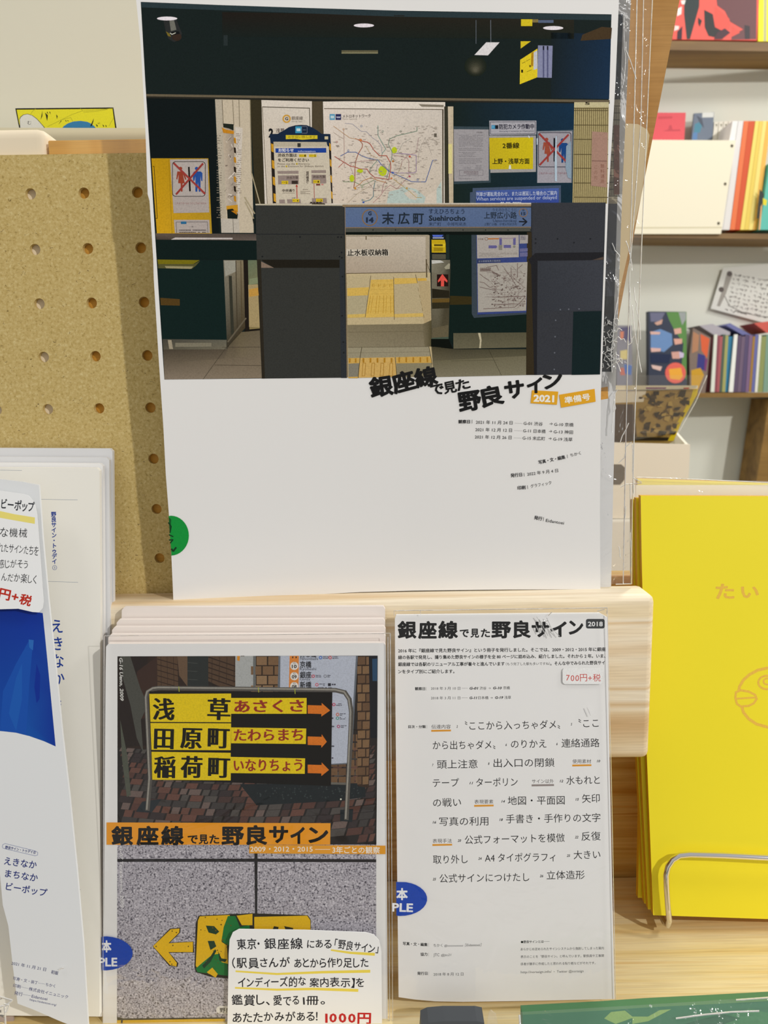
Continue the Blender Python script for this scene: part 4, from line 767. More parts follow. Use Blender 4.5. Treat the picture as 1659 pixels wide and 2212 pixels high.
# ------------------------------------------------------------------ booklets with the two street photographs (2009 2012 2015)
def quad(x0, x1, y0, y1, xb0, xb1): return [(xb0, y1), (x0, y0), (x1, y0 - 1), (xb1, y1 - 2)]
tops = [(263, 832, 1312, 258), (252, 832, 1339, 246), (242, 833, 1355, 237), (234, 833, 1371, 229), (229, 833, 1391, 222)]
A5 = [lean(1350, .4085 - .0042 * k, 2212, .3870 - .0042 * k) for k in range(5)]
A5L = ['rearmost white booklet in the stack under the rail, tallest edge showing', 'white booklet second from the back in the stack under the rail', 'middle white booklet in the stack under the rail',
       'white booklet just behind the front copy with the yellow station sign photo', 'front booklet of the stack with a yellow station sign photo and a granite photo']
for k, (xl_, xr_, yt, xb) in enumerate(tops):
    sf = A5[k]; f = k == 4
    t = thing('booklet', A5L[k], 'booklet', sf.P(530, 2212), 'booklets with the yellow sign cover')
    zb = 2262 + 8 * k
    out = [(xb, zb), (xl_ - 1, yt + 60), (xl_, yt + 6), (xl_ + 5, yt), (xr_ - 4, yt - 2), (xr_, yt + 4), (838 if f else xr_ + 2, zb)]
    solid('cover', out, sf, .003, PINKP if not f else PAPER, t, edge=PINKP)
    if f:
        c = Canvas(sf); c.T(200, 1300, 2.5136)
        c.poly([(135, 296), (1548, 292), (1541, 1318), (135, 1318)], '2e2824', 1)
        # pavement
        rs = random.Random(21)
        c.poly([(136, 760), (1546, 740), (1541, 1318), (136, 1318)], '2c2826', 2)
        for j in range(20):
            y = 790 + 22 * j * (1 + j * .03)
            if y > 1300: break
            h = 20 + j * 1.5; x = 138 + rs.uniform(0, 30)
            while x < 1520:
                wd = (42 + j * 3.2) * (1 if rs.random() > .4 else .6); x1 = min(x + wd, 1528)
                a = (x - 1700) / 900.0; sl = -.42 - .25 * a * 0; k_ = -(8 + j) * (1.3 - (x / 1700))
                ys = lambda q: y + 60 * ((q - 900) / 900) ** 2 * -1 + 20
                if ys(x) + h < 1312 and ys(x) > 745: c.poly([(x + 12, ys(x)), (x1 + 8, ys(x1) - 2), (x1 - 5, ys(x1) + h - 3), (x, ys(x) + h - 1)], rs.choice(['5a3f38', '4c3a36', '55504c', '6a4a40', '44403e', '70605a', '3c3434', '62443a']), 3)
                x = x1 + 6
        # back wall
        c.poly([(136, 296), (620, 296), (620, 760), (300, 800), (136, 790)], '33261f', 4)
        for q, cl in (([(136, 296), (300, 296), (300, 780), (136, 790)], '2a211d'), ([(240, 380), (350, 296), (350, 620), (240, 640)], '3f2c24'), ([(350, 296), (460, 296), (466, 470), (352, 470)], '5a4432'), ([(515, 296), (630, 296), (630, 470), (515, 470)], '2e3230')): c.poly(q, cl, 5)
        for y in range(310, 470, 30): c.line([(350, y), (468, y + 34)], 4, '2c2018', 6)
        for x in range(370, 470, 34): c.line([(x, 296), (x + 4, 470)], 2, '33251c', 6)
        for y in (330, 375, 420): c.line([(515, y), (570, y + 4)], 3, '4a4c48', 6)
        c.poly([(460, 296), (515, 296), (515, 460), (470, 400)], '6a5440', 6)
        c.poly([(628, 296), (775, 296), (775, 465), (700, 465), (628, 430)], '584332', 6)
        for y in range(300, 460, 28): c.line([(628, y), (775, y + 50)], 5, '2c2018', 7)
        for x in range(650, 775, 40): c.line([(x, 300), (x - 4, 440)], 3, '3c2c20', 7)
        c.poly([(775, 294), (885, 294), (885, 470), (775, 470)], 'b0b2b0', 7); c.line([(878, 294), (878, 465)], 12, '6c6e6c', 8); c.poly([(785, 294), (800, 294), (798, 322), (785, 318)], 'd8902c', 8); c.dashes(805, 290, 850, 300, 1, '77716a', 8)
        c.poly([(888, 294), (1016, 294), (1010, 470), (888, 470)], '3a2c20', 7)
        for j in range(4):
            for i in range(4): c.rect(890 + i * 64 - (j % 2) * 30, 298 + j * 52, 946 + i * 64 - (j % 2) * 30 if i < 2 else 1008, 344 + j * 52, rs.choice(['8a6c4e', '7d6044', '957858']), 7.5) if 890 + i * 64 - (j % 2) * 30 < 1000 and 298 + j * 52 < 470 else None
        c.poly([(1435, 294), (1520, 294), (1500, 1010), (1440, 1000)], '3c2c20', 6)
        for j in range(14):
            for i in range(2):
                x = 1440 + i * 46 - (j % 2) * 20; y = 300 + j * 50; c.poly([(max(x, 1437), y), (min(x + 40, 1512 - j), y - 2), (min(x + 40, 1510 - j), y + 40), (max(x, 1437), y + 42)], rs.choice(['7c5f44', '6b513a', '836648']), 7)
        for j in range(6):
            for i in range(4): c.rect(1290 + i * 46, 720 + j * 46, 1330 + i * 46, 758 + j * 46, rs.choice(['6a503a', '5c4632', '75593f']), 4.5) if 1290 + i * 46 < 1440 else None
        c.poly([(1500, 294), (1548, 294), (1546, 740), (1508, 740)], '1c1e24', 7.5); c.poly([(1518, 310), (1545, 308), (1545, 430), (1520, 430)], '2c4c6a', 8)
        c.poly([(800, 990), (1480, 985), (1482, 1060), (1340, 1080), (890, 1105)], '22282a', 6)
        for _ in range(70): x, y = rs.uniform(880, 1460), rs.uniform(1000, 1070); c.circle(x, y, rs.uniform(2, 5), '3c4444', 7, n=6)
        # line board
        c.poly([(1010, 294), (1440, 294), (1405, 880), (1296, 885), (1296, 480), (1005, 470)], '6a7078', 9); c.poly([(1020, 294), (1430, 294), (1396, 874), (1290, 880), (1290, 480), (1018, 470)], 'bcc2d0', 10)
        c.poly([(1070, 294), (1120, 294), (1118, 466), (1066, 466)], 'e08a3c', 11)
        for y, n_, a, b_ in ((352, '10', '京橋', 'Kyobashi'), (408, '09', '銀座', 'Ginza'), (462, '08', '新橋', '')):
            c.circle(1095, y - 4, 22, 'e8e4dc', 12); c.text(n_, 1082, y + 8, 1108, y + 8, 26, '2c2828', 13, .03)
            if y > 310 : c.text('G', 1089, y - 14, 1101, y - 14, 16, '4c4040', 13)
            if a: c.text(a, 1126, y + 3, 1188, y + 3, 38, '28282c', 13, .02)
            if b_: c.text(b_, 1126, y + 19, 1126 + 11 * len(b_), y + 19, 20, '3c3c44', 13)
        c.text('日本橋', 1128, 301, 1216, 301, 8, '28282c', 13, .02); c.text('11', 1084, 306, 1108, 306, 13, '2c2828', 13, .03); c.text('Nihombashi', 1128, 316, 1224, 316, 20, '3c3c44', 13)
        for (x, y, cl) in ((1198, 404, 'c03a4a'), (1263, 404, '8a8c94'), (1218, 450, 'd05a6a'), (1238, 303, '3a6ac0'), (1290, 303, 'd04a4a'), (1310, 558, 'c03a5a'), (1330, 612, 'd06a4a'), (1330, 632, '4a9a8a'), (1335, 677, 'b03a6a')): c.ring(x, y, 9, 4, cl, 12); c.dashes(x + 12, y - 8, x + 44, y + 8, 2, '5c5c68', 12, .5, .9, 10)
        c.rect(1278, 442, 1294, 458, '2c2c34', 12); c.dashes(1298, 440, 1320, 458, 1, '5c5c68', 12, .5, .9, 8); c.dashes(1215, 462, 1300, 470, 1, '5c5c68', 12, .5)
        for y in (612, 632, 677, 784, 848): c.dashes(1298, y - 8, 1312, y + 8, 1, '5c5c68', 12, .5, .95, 10)
        # frame
        for P in ([(298, 1130), (312, 960), (292, 520), (300, 490), (330, 472), (360, 468), (900, 474), (1320, 480), (1370, 492), (1395, 530), (1405, 600), (1402, 680), (1392, 900), (1378, 1180)],):
            c.line(P, 24, '5a5650', 14); c.line([(x - 4, y - 3) for x, y in P], 9, '98948a', 15)
        c.line([(300, 960), (1380, 988)], 12, '6c6860', 13.5)
        c.poly([(270, 1085), (375, 1070), (320, 1145), (235, 1140)], '2c3236', 13); c.poly([(1345, 1130), (1415, 1125), (1410, 1195), (1345, 1190)], '23292c', 13); c.circle(1348, 1072, 5, 'd8d8c8', 16, n=8)
        c.poly([(308, 486), (1302, 490), (1294, 1000), (322, 965)], '17140f', 16)
        for q in ([(308, 500), (752, 498), (752, 654), (314, 652)], [(314, 658), (752, 660), (750, 806), (320, 804)], [(320, 814), (750, 820), (750, 970), (324, 966)], [(750, 522), (1162, 522), (1162, 608), (752, 608)], [(752, 682), (1160, 688), (1158, 772), (752, 768)], [(750, 842), (1154, 850), (1152, 934), (750, 930)]): c.poly(q, 'ecce12', 17)
        MB = (.042, .008)
        for s_, x0, x1, yy in (('浅', 325, 445, 630), ('草', 622, 748, 630), ('田', 332, 440, 788), ('原', 475, 594, 786), ('町', 624, 744, 784), ('稲', 332, 450, 944), ('荷', 476, 596, 944), ('町', 626, 746, 944)): c.text(s_, x0, yy, x1, yy + 3, 128, '17150c', 18, MB)
        c.text('あさくさ', 768, 596, 1148, 592, 74, '9c3424', 18, (.04, .02)); c.text('たわらまち', 766, 752, 1144, 750, 74, '9c3424', 18, (.035, .015)); c.text('いなりちょう', 766, 916, 1140, 914, 74, '9c3424', 18, (.035, .015))
        for y, x1, d in ((585, 1290, 0), (755, 1272, 0), (908, 1284, 3)): c.poly([(1168, y - 24), (1244, y - 22), (1244, y - 36), (x1, y + 5), (1242, y + 38), (1242, y + 24), (1168, y + 22)], 'e07a22', 18)
        for x, y in ((468, 466), (900, 470), (1098, 478)): c.line([(x, y - 6), (x + 2, y + 22)], 4, 'b0b83a', 17)
        c.poly([(150, 296), (205, 296), (260, 470), (300, 560), (262, 640), (275, 820), (240, 740), (205, 560), (165, 420)], '4f4f48', 6); c.poly([(150, 640), (190, 840), (208, 1050), (186, 1060), (160, 860)], '55584c', 6)
        c.T(200, 1300, 2.5136)
        c.text('G-16 Ueno, 2009', 145, 304, 150, 538, 26, 'd8d6d0', 19, .03, shear=.2)
        c.build('printed_photo', t, PHOTO, (60, 60))['label'] = 'printed photo of a yellow and black station direction sign'
        g = Canvas(sf); g.T(200, 1740, 2.5136); g.poly([(134, 205), (1540, 205), (1540, 1260), (132, 1260)], 'ffffff', 1); g.build('granite_photo', t, GRANITE)['label'] = 'printed photo of speckled granite paving'
        c = Canvas(sf); c.T(200, 1740, 2.5136)
        c.poly([(134, 290), (870, 288), (1540, 292), (1540, 308), (900, 306), (134, 306)], '2c2a2c', 2); c.poly([(878, 205), (896, 205), (894, 600), (882, 600)], '2c2a2c', 3)
        c.poly([(132, 1148), (170, 1156), (720, 1150), (720, 1164), (134, 1170)], '3a362c', 2); c.poly([(132, 1166), (720, 1158), (720, 1260), (132, 1260)], 'e0b41c', 3); c.line([(160, 1160), (150, 1260)], 10, '3a3a30', 4)
        c.poly([(420, 668), (478, 664), (476, 690), (420, 745), (548, 738), (552, 798), (418, 800), (466, 856), (462, 876), (415, 870), (326, 765)], '2e2820', 3)
        c.poly([(424, 672), (472, 668), (470, 690), (412, 748), (545, 740), (545, 796), (412, 796), (458, 855), (455, 874), (420, 866), (328, 764)], 'e9bb1c', 4)
        for x, y in ((432, 682), (455, 690), (420, 848), (430, 862), (436, 760), (520, 765), (345, 765)): c.circle(x, y, 4, '6a5410', 5, n=6)
        c.poly([(575, 598), (745, 590), (870, 585), (1168, 596), (1185, 620), (1185, 700), (740, 940), (640, 930), (560, 905), (553, 880), (560, 640)], '2c2a22', 3)
        c.poly([(582, 602), (745, 594), (740, 640), (700, 740), (730, 760), (700, 860), (660, 925), (575, 892), (560, 870), (572, 625)], 'e9bb1c', 4)
        c.poly([(735, 600), (775, 600), (800, 660), (850, 650), (860, 690), (735, 760), (700, 735), (712, 660)], '1f7a3a', 5); c.poly([(600, 850), (650, 810), (730, 800), (735, 925), (660, 915), (570, 905), (560, 885)], '1f7a3a', 4.5); c.poly([(690, 810), (730, 770), (735, 860), (700, 850)], 'e9bb1c', 6)
        c.poly([(782, 598), (868, 588), (868, 650), (810, 650)], 'e9bb1c', 5.5); c.poly([(878, 605), (1165, 598), (1182, 622), (1184, 700), (878, 700)], 'e9bb1c', 5)
        for q in ([(615, 652), (660, 655), (688, 685), (670, 700), (630, 690)], [(625, 735), (660, 735), (672, 765), (640, 785)], [(595, 870), (640, 820), (665, 780), (672, 790), (640, 850), (605, 885)], [(680, 790), (700, 830), (730, 835), (720, 850), (690, 845)]): c.poly(q, '20402a', 6)
        for _ in range(26): x, y = rs.uniform(585, 760), rs.uniform(605, 890); c.circle(x, y, rs.uniform(2, 5), '6a5410', 7, n=6)
        c.poly([(650, 880), (680, 915), (668, 935), (620, 905)], 'e9bb1c', 6); c.poly([(985, 655), (1010, 660), (1005, 690), (975, 680)], '2c2a1c', 6); c.poly([(1040, 655), (1090, 665), (1085, 690), (1050, 680)], '2c2a1c', 6)
        c.text('G-07 Toranomon, 2009', 145, 222, 152, 556, 26, 'e8e6e6', 8, .01, shear=.2)
        c.rrect(672, 1088, 900, 1130, 20, 'e8e6e0', 8); c.text('野良', 690, 1122, 752, 1122, 28, '2a2a28', 9, .02)
        c.build('arrow_print', t, SOFT)
        c = Canvas(sf, 20); c.T(200, 1740, 2.5136)
        c.poly([(76, 92), (1292, 96), (1290, 213), (76, 213)], 'ee9d22', 1); c.poly([(852, 214), (1590, 218), (1590, 264), (850, 260)], 'e8a02e', 1)
        for s_, x0, x1, h, y, bb in (('銀', 102, 220, 106, 204, BB), ('座', 238, 358, 106, 204, BB), ('線', 372, 496, 106, 204, BB), ('で', 516, 572, 56, 204, .03), ('見', 576, 628, 56, 204, .03), ('た', 634, 688, 56, 204, .03), ('野', 700, 822, 108, 204, BB), ('良', 834, 948, 108, 202, BB), ('サ', 958, 1062, 104, 196, BB), ('イ', 1074, 1152, 104, 202, BB), ('ン', 1172, 1280, 104, 198, BB)): c.text(s_, x0, y, x1, y, h, '14120e', 2, bb)
        c.text('2009・2012・2015', 856, 250, 1195, 250, 38, 'f6f0e4', 2, .01); c.line([(1208, 238), (1290, 238)], 2.5, 'f6f0e4', 2); c.text('3年ごとの観察', 1302, 256, 1560, 258, 40, 'f6f0e4', 2, .015)
        c.build('title_lettering', t, INK)
        c = Canvas(sf, 45); c.T(200, 1740, 2.5136)
        P = [(50, 712)] + [(60 + 158 * math.cos(math.radians(a)), 803 + 93 * math.sin(math.radians(a))) for a in range(-84, 85, 12)] + [(50, 895)]
        c.poly(P, '1546b4', 1); c.text('本', 50, 790, 102, 790, 66, 'f2f4f8', 2, .04); c.text('PLE', 34, 872, 134, 872, 64, 'f2f4f8', 2, .03); c.poly([(20, 700), (49, 700), (49, 900), (20, 900)], 'e4ddd6', 3) if False else None
        c.build('sample_sticker', t, SOFT)['label'] = 'blue oval sample sticker on the left edge'
        o_ = [(219, zb), (225, 1378), (842, 1368), (848, zb)]
        sheet('plastic_sleeve', o_, sf, SLEEVE, t, .0014)
        creases('sleeve_seam', sf, [[(222, zb), (225, 1374), (300, 1373)], [(225, 1374), (843, 1368), (849, zb)], [(838, 1376), (842, zb)]], t, 1.6, .0016, SEAM)
        A5F = sf
# blue sleeve edge amber page sides
# hand written card on the front booklet
def card(name, label, surf, outline, cat='card'):
    t = thing(name, label, cat, surf.P(*outline[0])); solid('card', outline, surf, .0003, CARD, t, (30, 30)); return t
cs = A5F.back(-.0030)
CO = [(490, 2290), (494, 2060), (496, 2030), (503, 2014), (516, 2007), (660, 2009), (790, 2014), (808, 2019), (819, 2032), (824, 2055), (826, 2290)]
t = card('handwritten_card', 'white rounded card with handwritten black text and red 1000 yen price', cs, CO)
c = Canvas(cs); c.T(200, 1740, 2.5136)
for P in ([(1296, 785), (1400, 800), (1530, 808)], [(778, 900), (1000, 915), (1250, 905), (1505, 900)], [(775, 990), (1000, 1000), (1200, 996), (1440, 1004)]): c.line(P, 9, 'efd95a', 1, w1=16)
HB = (.012, .012)
for s_, x0, y0, x1, y1, h in (('東京・', 785, 778, 908, 772, 62), ('銀座線', 932, 776, 1142, 772, 62), ('にある', 1165, 772, 1298, 772, 54), ('「野良サイン」', 1312, 772, 1550, 800, 56), ('（駅員さんが', 758, 880, 1072, 874, 60), ('あとから作り足した', 1095, 876, 1498, 876, 58), ('インディーズ的な', 790, 985, 1158, 976, 58), ('案内表示】を', 1178, 980, 1474, 984, 56), ('鑑賞し、', 755, 1080, 962, 1078, 62), ('愛でる', 982, 1082, 1122, 1078, 58), ('1冊。', 1142, 1078, 1262, 1076, 54), ('あたたかみがある！', 760, 1172, 1222, 1166, 58)):
    c.text(s_, x0, y0, x1, y1, h, '26262c', 3, HB, jit=.07)
c.text('1000円', 1262, 1176, 1512, 1180, 66, 'c42a2a', 3, (.03, .03), jit=.05)
c.build('handwriting_print', t, INK)

# ------------------------------------------------------------------ 2018 booklet
B8 = lean(1340, .4070, 2158, .3760)
t = thing('booklet', 'slim white booklet headed 2018 with a black brush title and a list of contents', 'booklet', B8.P(1090, 2160))
OUT8 = [(861, 2154), (857, 1800), (854, 1500), (853, 1338), (856, 1329), (1296, 1325), (1312, 1334), (1316, 1600), (1322, 1900), (1328, 2158), (1150, 2162), (1000, 2164), (940, 2163), (895, 2159)]
solid('cover', OUT8, B8, .0022, PAPER, t)
c = Canvas(B8); c.T(840, 1300, 3.1904)
INKK = '161616'
for s_, x0, x1, h, y in (('銀', 60, 190, 124, 240), ('座', 202, 330, 124, 242), ('線', 340, 476, 124, 240)): c.text(s_, x0, y, x1, y, h, INKK, 2, BB)
c.text('で', 488, 240, 552, 240, 66, INKK, 2, .03); c.text('見', 562, 240, 622, 240, 66, INKK, 2, .03); c.text('た', 634, 240, 698, 240, 66, INKK, 2, .03)
for s_, x0, x1, h, y in (('野', 706, 842, 124, 238), ('良', 856, 978, 122, 236), ('サ', 984, 1106, 120, 234), ('イ', 1112, 1226, 120, 234), ('ン', 1240, 1340, 118, 220)): c.text(s_, x0, y, x1, y, h, INKK, 2, BB)
c.rrect(1358, 118, 1487, 184, 14, '3a3c3e', 1); c.text('2018', 1372, 168, 1474, 168, 44, 'eceded', 3, .02)
for y, s_, x1 in ((346, '2016 年に『銀座線で見た野良サイン』という冊子を発行しました。そこでは、2009・2012・2015 年に銀座', 1494), (392, '線の各駅で発見し、撮り集めた野良サインの様子を全 80 ページに詰め込み、紹介しました。それから 2 年。いま、', 1492), (490, 'ンをタイプ別にご紹介します。', 452)): c.text(s_, 64, y + 2, x1, y - (8 if x1 > 500 else 0), 29, INKK, 2, .02)
c.text('銀座線では各駅のリニューアル工事が着々と進んでいます', 64, 442, 798, 438, 29, INKK, 2, .02); c.text('（もう完了した駅も多いですね）', 806, 437, 1110, 434, 22, INKK, 2); c.text('。そんな中でみられた野良サイ', 1112, 436, 1490, 430, 29, INKK, 2, .02)
c.text('観察日', 180, 608, 250, 608, 24, INKK, 2, .02); c.line([(258, 588), (258, 612)], 1.5, '888888', 2)
c.text('2018 年 3 月 10 日', 290, 606, 492, 605, 24, '4a4a4c', 2); c.line([(502, 596), (543, 596)], 1.5, '777777', 2); c.text('G-01', 556, 604, 616, 604, 24, INKK, 2, .03, shear=.2); c.text('渋谷', 626, 604, 672, 604, 24, INKK, 2); c.text('→', 686, 602, 702, 602, 20, INKK, 2); c.text('G-10', 718, 602, 778, 602, 24, INKK, 2, .03, shear=.2); c.text('京橋', 788, 602, 834, 602, 24, INKK, 2)
c.text('2018 年 3 月 11 日', 290, 672, 492, 671, 24, '4a4a4c', 2); c.line([(502, 662), (543, 662)], 1.5, '777777', 2); c.text('G-11', 556, 670, 608, 670, 24, INKK, 2, .03, shear=.2); c.text('日本橋', 616, 670, 686, 670, 24, INKK, 2); c.text('→', 700, 668, 716, 668, 20, INKK, 2); c.text('G-19', 732, 668, 788, 668, 24, INKK, 2, .03, shear=.2); c.text('浅草', 796, 668, 842, 668, 24, INKK, 2)
c.T(840, 1540, 3.1904)
c.text('目次・分類', 134, 104, 254, 104, 23, INKK, 2, .02); c.line([(262, 84), (262, 108)], 1.5, '888888', 2)
def item(n_, nx, s_, x0, x1, y, y1=None):
    if n_: c.text(n_, nx, y - 12, nx + 9 + 10 * (len(n_) - 1) * 1.5, y - 12, 24, INKK, 2, .02, shear=.25)
    c.text(s_, x0, y, x1, y1 if y1 else y - 4, 66, '121214', 2)
def head(s_, x0, x1, y, col='e09a2c'): c.text(s_, x0, y, x1, y - 1, 31, '4a4644', 2); c.poly([(x0 - 2, y + 10), (x1 + 2, y + 8), (x1 + 2, y + 20), (x0 - 2, y + 23)], col, 2)
head('伝達内容', 294, 426, 107); item('2', 466, '〝ここから入っちゃダメ〟', 525, 1180, 114, 104); item('5', 1254, '〝ここ', 1308, 1446, 98)
item('', 0, 'から出ちゃダメ〟', 303, 734, 248, 244); item('6', 804, 'のりかえ', 842, 1086, 240); item('6', 1154, '連絡通路', 1190, 1452, 234)
item('7', 298, '頭上注意', 332, 612, 380); item('8', 684, '出入口の閉鎖', 722, 1142, 370); head('使用素材', 1266, 1394, 346); item('10', 1434, '', 0, 1, 352) if False else c.text('10', 1434, 340, 1456, 340, 24, INKK, 2, .02, shear=.25)
item('', 0, 'テープ', 303, 484, 508); item('11', 556, 'ターポリン', 602, 888, 504); head('サイン以外', 986, 1136, 483, '8f8480'); item('12', 1178, '水もれと', 1224, 1454, 490)
item('', 0, 'の戦い', 305, 498, 644); head('表現要素', 590, 720, 624); item('14', 776, '地図・平面図', 820, 1212, 630); item('15', 1286, '矢印', 1332, 1454, 616)
item('16', 302, '写真の利用', 348, 686, 774); item('18', 762, '手書き・手作りの文字', 808, 1458, 756, 746)
head('表現手法', 302, 434, 894); item('20', 474, '公式フォーマットを模倣', 524, 1212, 900, 884); item('22', 1282, '反復', 1328, 1460, 876)
item('', 0, '取り外し', 305, 544, 1036); item('24', 616, 'A4 タイポグラフィ', 662, 1148, 1024, 1018); item('25', 1226, '大きい', 1274, 1458, 1004)
item('25', 302, '公式サインにつけたし', 350, 968, 1166, 1156); item('26', 1040, '立体造形', 1088, 1350, 1144)
c.T(840, 1880, 3.1904)
c.text('写真・文・編集', 96, 514, 266, 522, 25, INKK, 2, .02); c.text('ちかく', 308, 526, 370, 526, 24, '3a3a3c', 2); c.text('@ooooooooo', 382, 526, 512, 525, 20, '3a3a3c', 2, shear=.2); c.text('［Eidantoei］', 524, 524, 640, 522, 24, '3a3a3c', 2, shear=.2)
c.text('協力', 218, 588, 266, 588, 25, INKK, 2, .02); c.text('JTC', 308, 592, 348, 592, 28, '3a3a3c', 2); c.text('@jtc21', 360, 592, 430, 590, 22, '3a3a3c', 2, shear=.2)
c.text('発行日', 196, 720, 266, 720, 25, INKK, 2, .02); c.text('2018 年 8 月 12 日', 308, 726, 514, 724, 25, '3a3a3c', 2)
for y in (514, 580, 712): c.line([(274, y - 12), (274, y + 12)], 1.5, '888888', 2)
c.text('●野良サインとは──', 910, 502, 1108, 498, 21, INKK, 2, .015)
for y, s_, x1 in ((552, 'あらかじめ定められたサインシステムから逸脱してしまった案内', 1482), (604, '表示のことを〝野良サイン〟と呼んでいます。駅係員や工事関', 1482), (654, '係者が勝手に作成したと思われる貼り紙などがそれです。', 1424)): c.text(s_, 908, y, x1, y - 8, 21, '2c2c2e', 2)
c.text('http://norasign.info/', 910, 710, 1122, 706, 24, '4a4a4c', 2); c.text('・', 1136, 706, 1142, 706, 20, '4a4a4c', 2); c.text('Twitter @norasign', 1158, 706, 1342, 702, 24, '4a4a4c', 2)
o = c.build('printed_lettering', t, INK)
c = Canvas(B8, 30); c.T(840, 1880, 3.1904)
P = [(50, 80)] + [(78 + 186 * math.cos(math.radians(a)), 197 + 118 * math.sin(math.radians(a))) for a in range(-78, 91, 12)] + [(52, 312)]
c.poly(P, '1546b4', 1); c.text('本', 52, 196, 130, 196, 84, 'f2f4f8', 2, .04); c.text('PLE', 22, 282, 166, 286, 80, 'f2f4f8', 2, .03)
c.build('sample_sticker', t, SOFT)['label'] = 'blue oval sample sticker on the left edge'
c = Canvas(B8, 60); c.T(840, 1300, 3.1904)
c.rrect(1197, 455, 1475, 568, 22, 'f4f4f2', 1); c.text('700円+税', 1222, 544, 1460, 546, 58, 'd0443c', 2, 0, jit=.05)
c.build('price_sticker', t, SOFT)['label'] = 'white price sticker with red handwriting'
sheet('plastic_sleeve', [(852, 2162), (848, 1700), (850, 1319), (1312, 1313), (1320, 1700), (1329, 2162)], B8, SLEEVE, t, .0013)
creases('sleeve_seam', B8, [[(852, 1330), (851, 1319), (1312, 1313), (1310, 1326)], [(908, 1318), (909, 1328)], [(1312, 1313), (1321, 1700), (1330, 2162)]], t, 1.6, .0015, SEAM)
rs = random.Random(9)
creases('sleeve_crease_glint', B8, [[(1150 + rs.gauss(30, 16), 1330 + rs.uniform(0, 50)) for _ in range(2)] for _ in range(9)], t, 1.6, .0015, SEAM)  # whitish strokes drawn as a blotch of lamp reflection on the sleeve
for q in ([(1290, 1320), (1306, 1316)], [(1184, 1330), (1192, 1322)], [(1268, 1528), (1276, 1546)]): creases('sleeve_crease_glint', B8, [q], t, 1.6, .0015, SEAM)

# ------------------------------------------------------------------ white booklets and leaflet at the left
WL = ['tallest white booklet at the back of the left stack', 'second white booklet of the left stack, a thin edge showing', 'third white booklet of the left stack', 'front white booklet of the left stack with blue vertical lettering']
for k, (xr_, yt, xb) in enumerate(((243, 969, 226), (236, 988, 223), (222, 1001, 220), (215, 1011, 215))):
    sf = lean(990, .4320 - .0042 * k, 2190, .3790 - .0042 * k)
    t = thing('white_booklet', WL[k], 'booklet', sf.P(60, 2190), 'white booklets stacked at the left')
    solid('cover', [(-150, 2192), (-190, yt - 2), (xr_ - 6, yt), (xr_, yt + 6), (xr_ + 2, 1320), (xb, 2196)], sf, .0032, CREAM if k == 3 else GREYP if k < 2 else PAPER, t, (60, 200))
WF = sf
c = Canvas(WF); c.T(0, 940, 3.1615)
c.line([(-20, 239), (150, 241)], 2.2, '8a94a4', 1); c.line([(280, 438), (530, 442)], 2.2, '8a94a4', 1); c.line([(300, 998), (533, 1005)], 2.2, '8a94a4', 1)
c.vtext('野良サイン・トゥデイ', 366, 522, 880, 38, '1f3f94', 2, .03, x1=372, w=36); c.ring(373, 905, 16, 2.5, '3a58a0', 2); c.text('5', 368, 912, 378, 912, 20, '3a58a0', 2)
c.vtext('えきなか', 388, 1245, 1720, 104, '1c3f9c', 2, .012, x1=398, w=92); c.vtext('まちなか', 395, 1790, 2240, 104, '1c3f9c', 2, .012, x1=402, w=60)
c.T(0, 1580, 3.5); c.line([(560, 1193), (610, 1195)], 3, 'aaaeb0', 2)
c.build('printed_lettering', t, INK)
LB = lean(1035, .4060, 2200, .3560)
t = thing('leaflet', 'tall white leaflet with a deep blue picture, tilted at the left edge', 'leaflet', LB.P(100, 2200))
solid('sheet', [(38, 2168), (28, 2090), (18, 2000), (6, 1955), (-10, 1780), (-60, 1030), (0, 1035), (50, 1041), (84, 1048), (92, 1160), (105, 1300), (120, 1440), (135, 1590), (150, 1720), (166, 1880), (180, 2040), (191, 2230), (130, 2206), (70, 2180)], LB, .0016, mat('leaflet_paper', 'e3e5e6', .45), t)
c = Canvas(LB); c.T(0, 940, 3.1615)
c.add([(-60, 1140), (0, 1150), (140, 1190), (292, 1215), (320, 1500), (345, 1760), (380, 2126), (300, 2090), (200, 2055), (100, 2030), (-60, 2015)], [tuple(range(11))], ['0c3190', '0a2f92', '0a2e96', '0c349c', '14409c', '123a98', '0d3496', '0f4aa2', '1452a8', '1250a8', '0f48a4'], 1)
for q, cl in (([(0, 2020), (20, 1750), (110, 1560), (200, 1400), (225, 1420), (200, 1700), (180, 2040)], '1650ac'), ([(235, 1720), (250, 1560), (275, 1640), (270, 1800), (250, 1830)], '0b2f94'), ([(60, 1900), (110, 1660), (150, 1560), (150, 1800), (110, 2020)], '1b5ab2'), ([(195, 1395), (230, 1400), (225, 1470), (200, 1450)], '2a68b8')): c.poly(q, cl, 2)
c.T(0, 1580, 3.5)
c.add([(14, 858), (40, 848), (288, 915), (286, 940), (262, 938), (20, 886)], [], 'ffffff', 1)
c.line([(18, 870), (22, 855), (40, 848), (265, 903), (286, 915), (284, 935), (264, 940), (40, 888), (22, 882)], 2.5, '5a68a0', 2, True)
c.text('野良サイン・トゥデイ⑤', 38, 884, 268, 926, 26, '1c2c78', 3, .02)
c.text('えきなか', 30, 1002, 274, 1036, 66, '1c2c78', 3, .012); c.text('まちなか', 36, 1096, 282, 1134, 66, '1c2c78', 3, .012); c.text('ビーポップ', 42, 1194, 352, 1246, 66, '1c2c78', 3, .012)
c.text('2021 年 11 月 21 日', 85, 1762, 346, 1812, 30, '2c3268', 3); c.text('初版', 385, 1828, 438, 1840, 30, '2c3268', 3, .01)
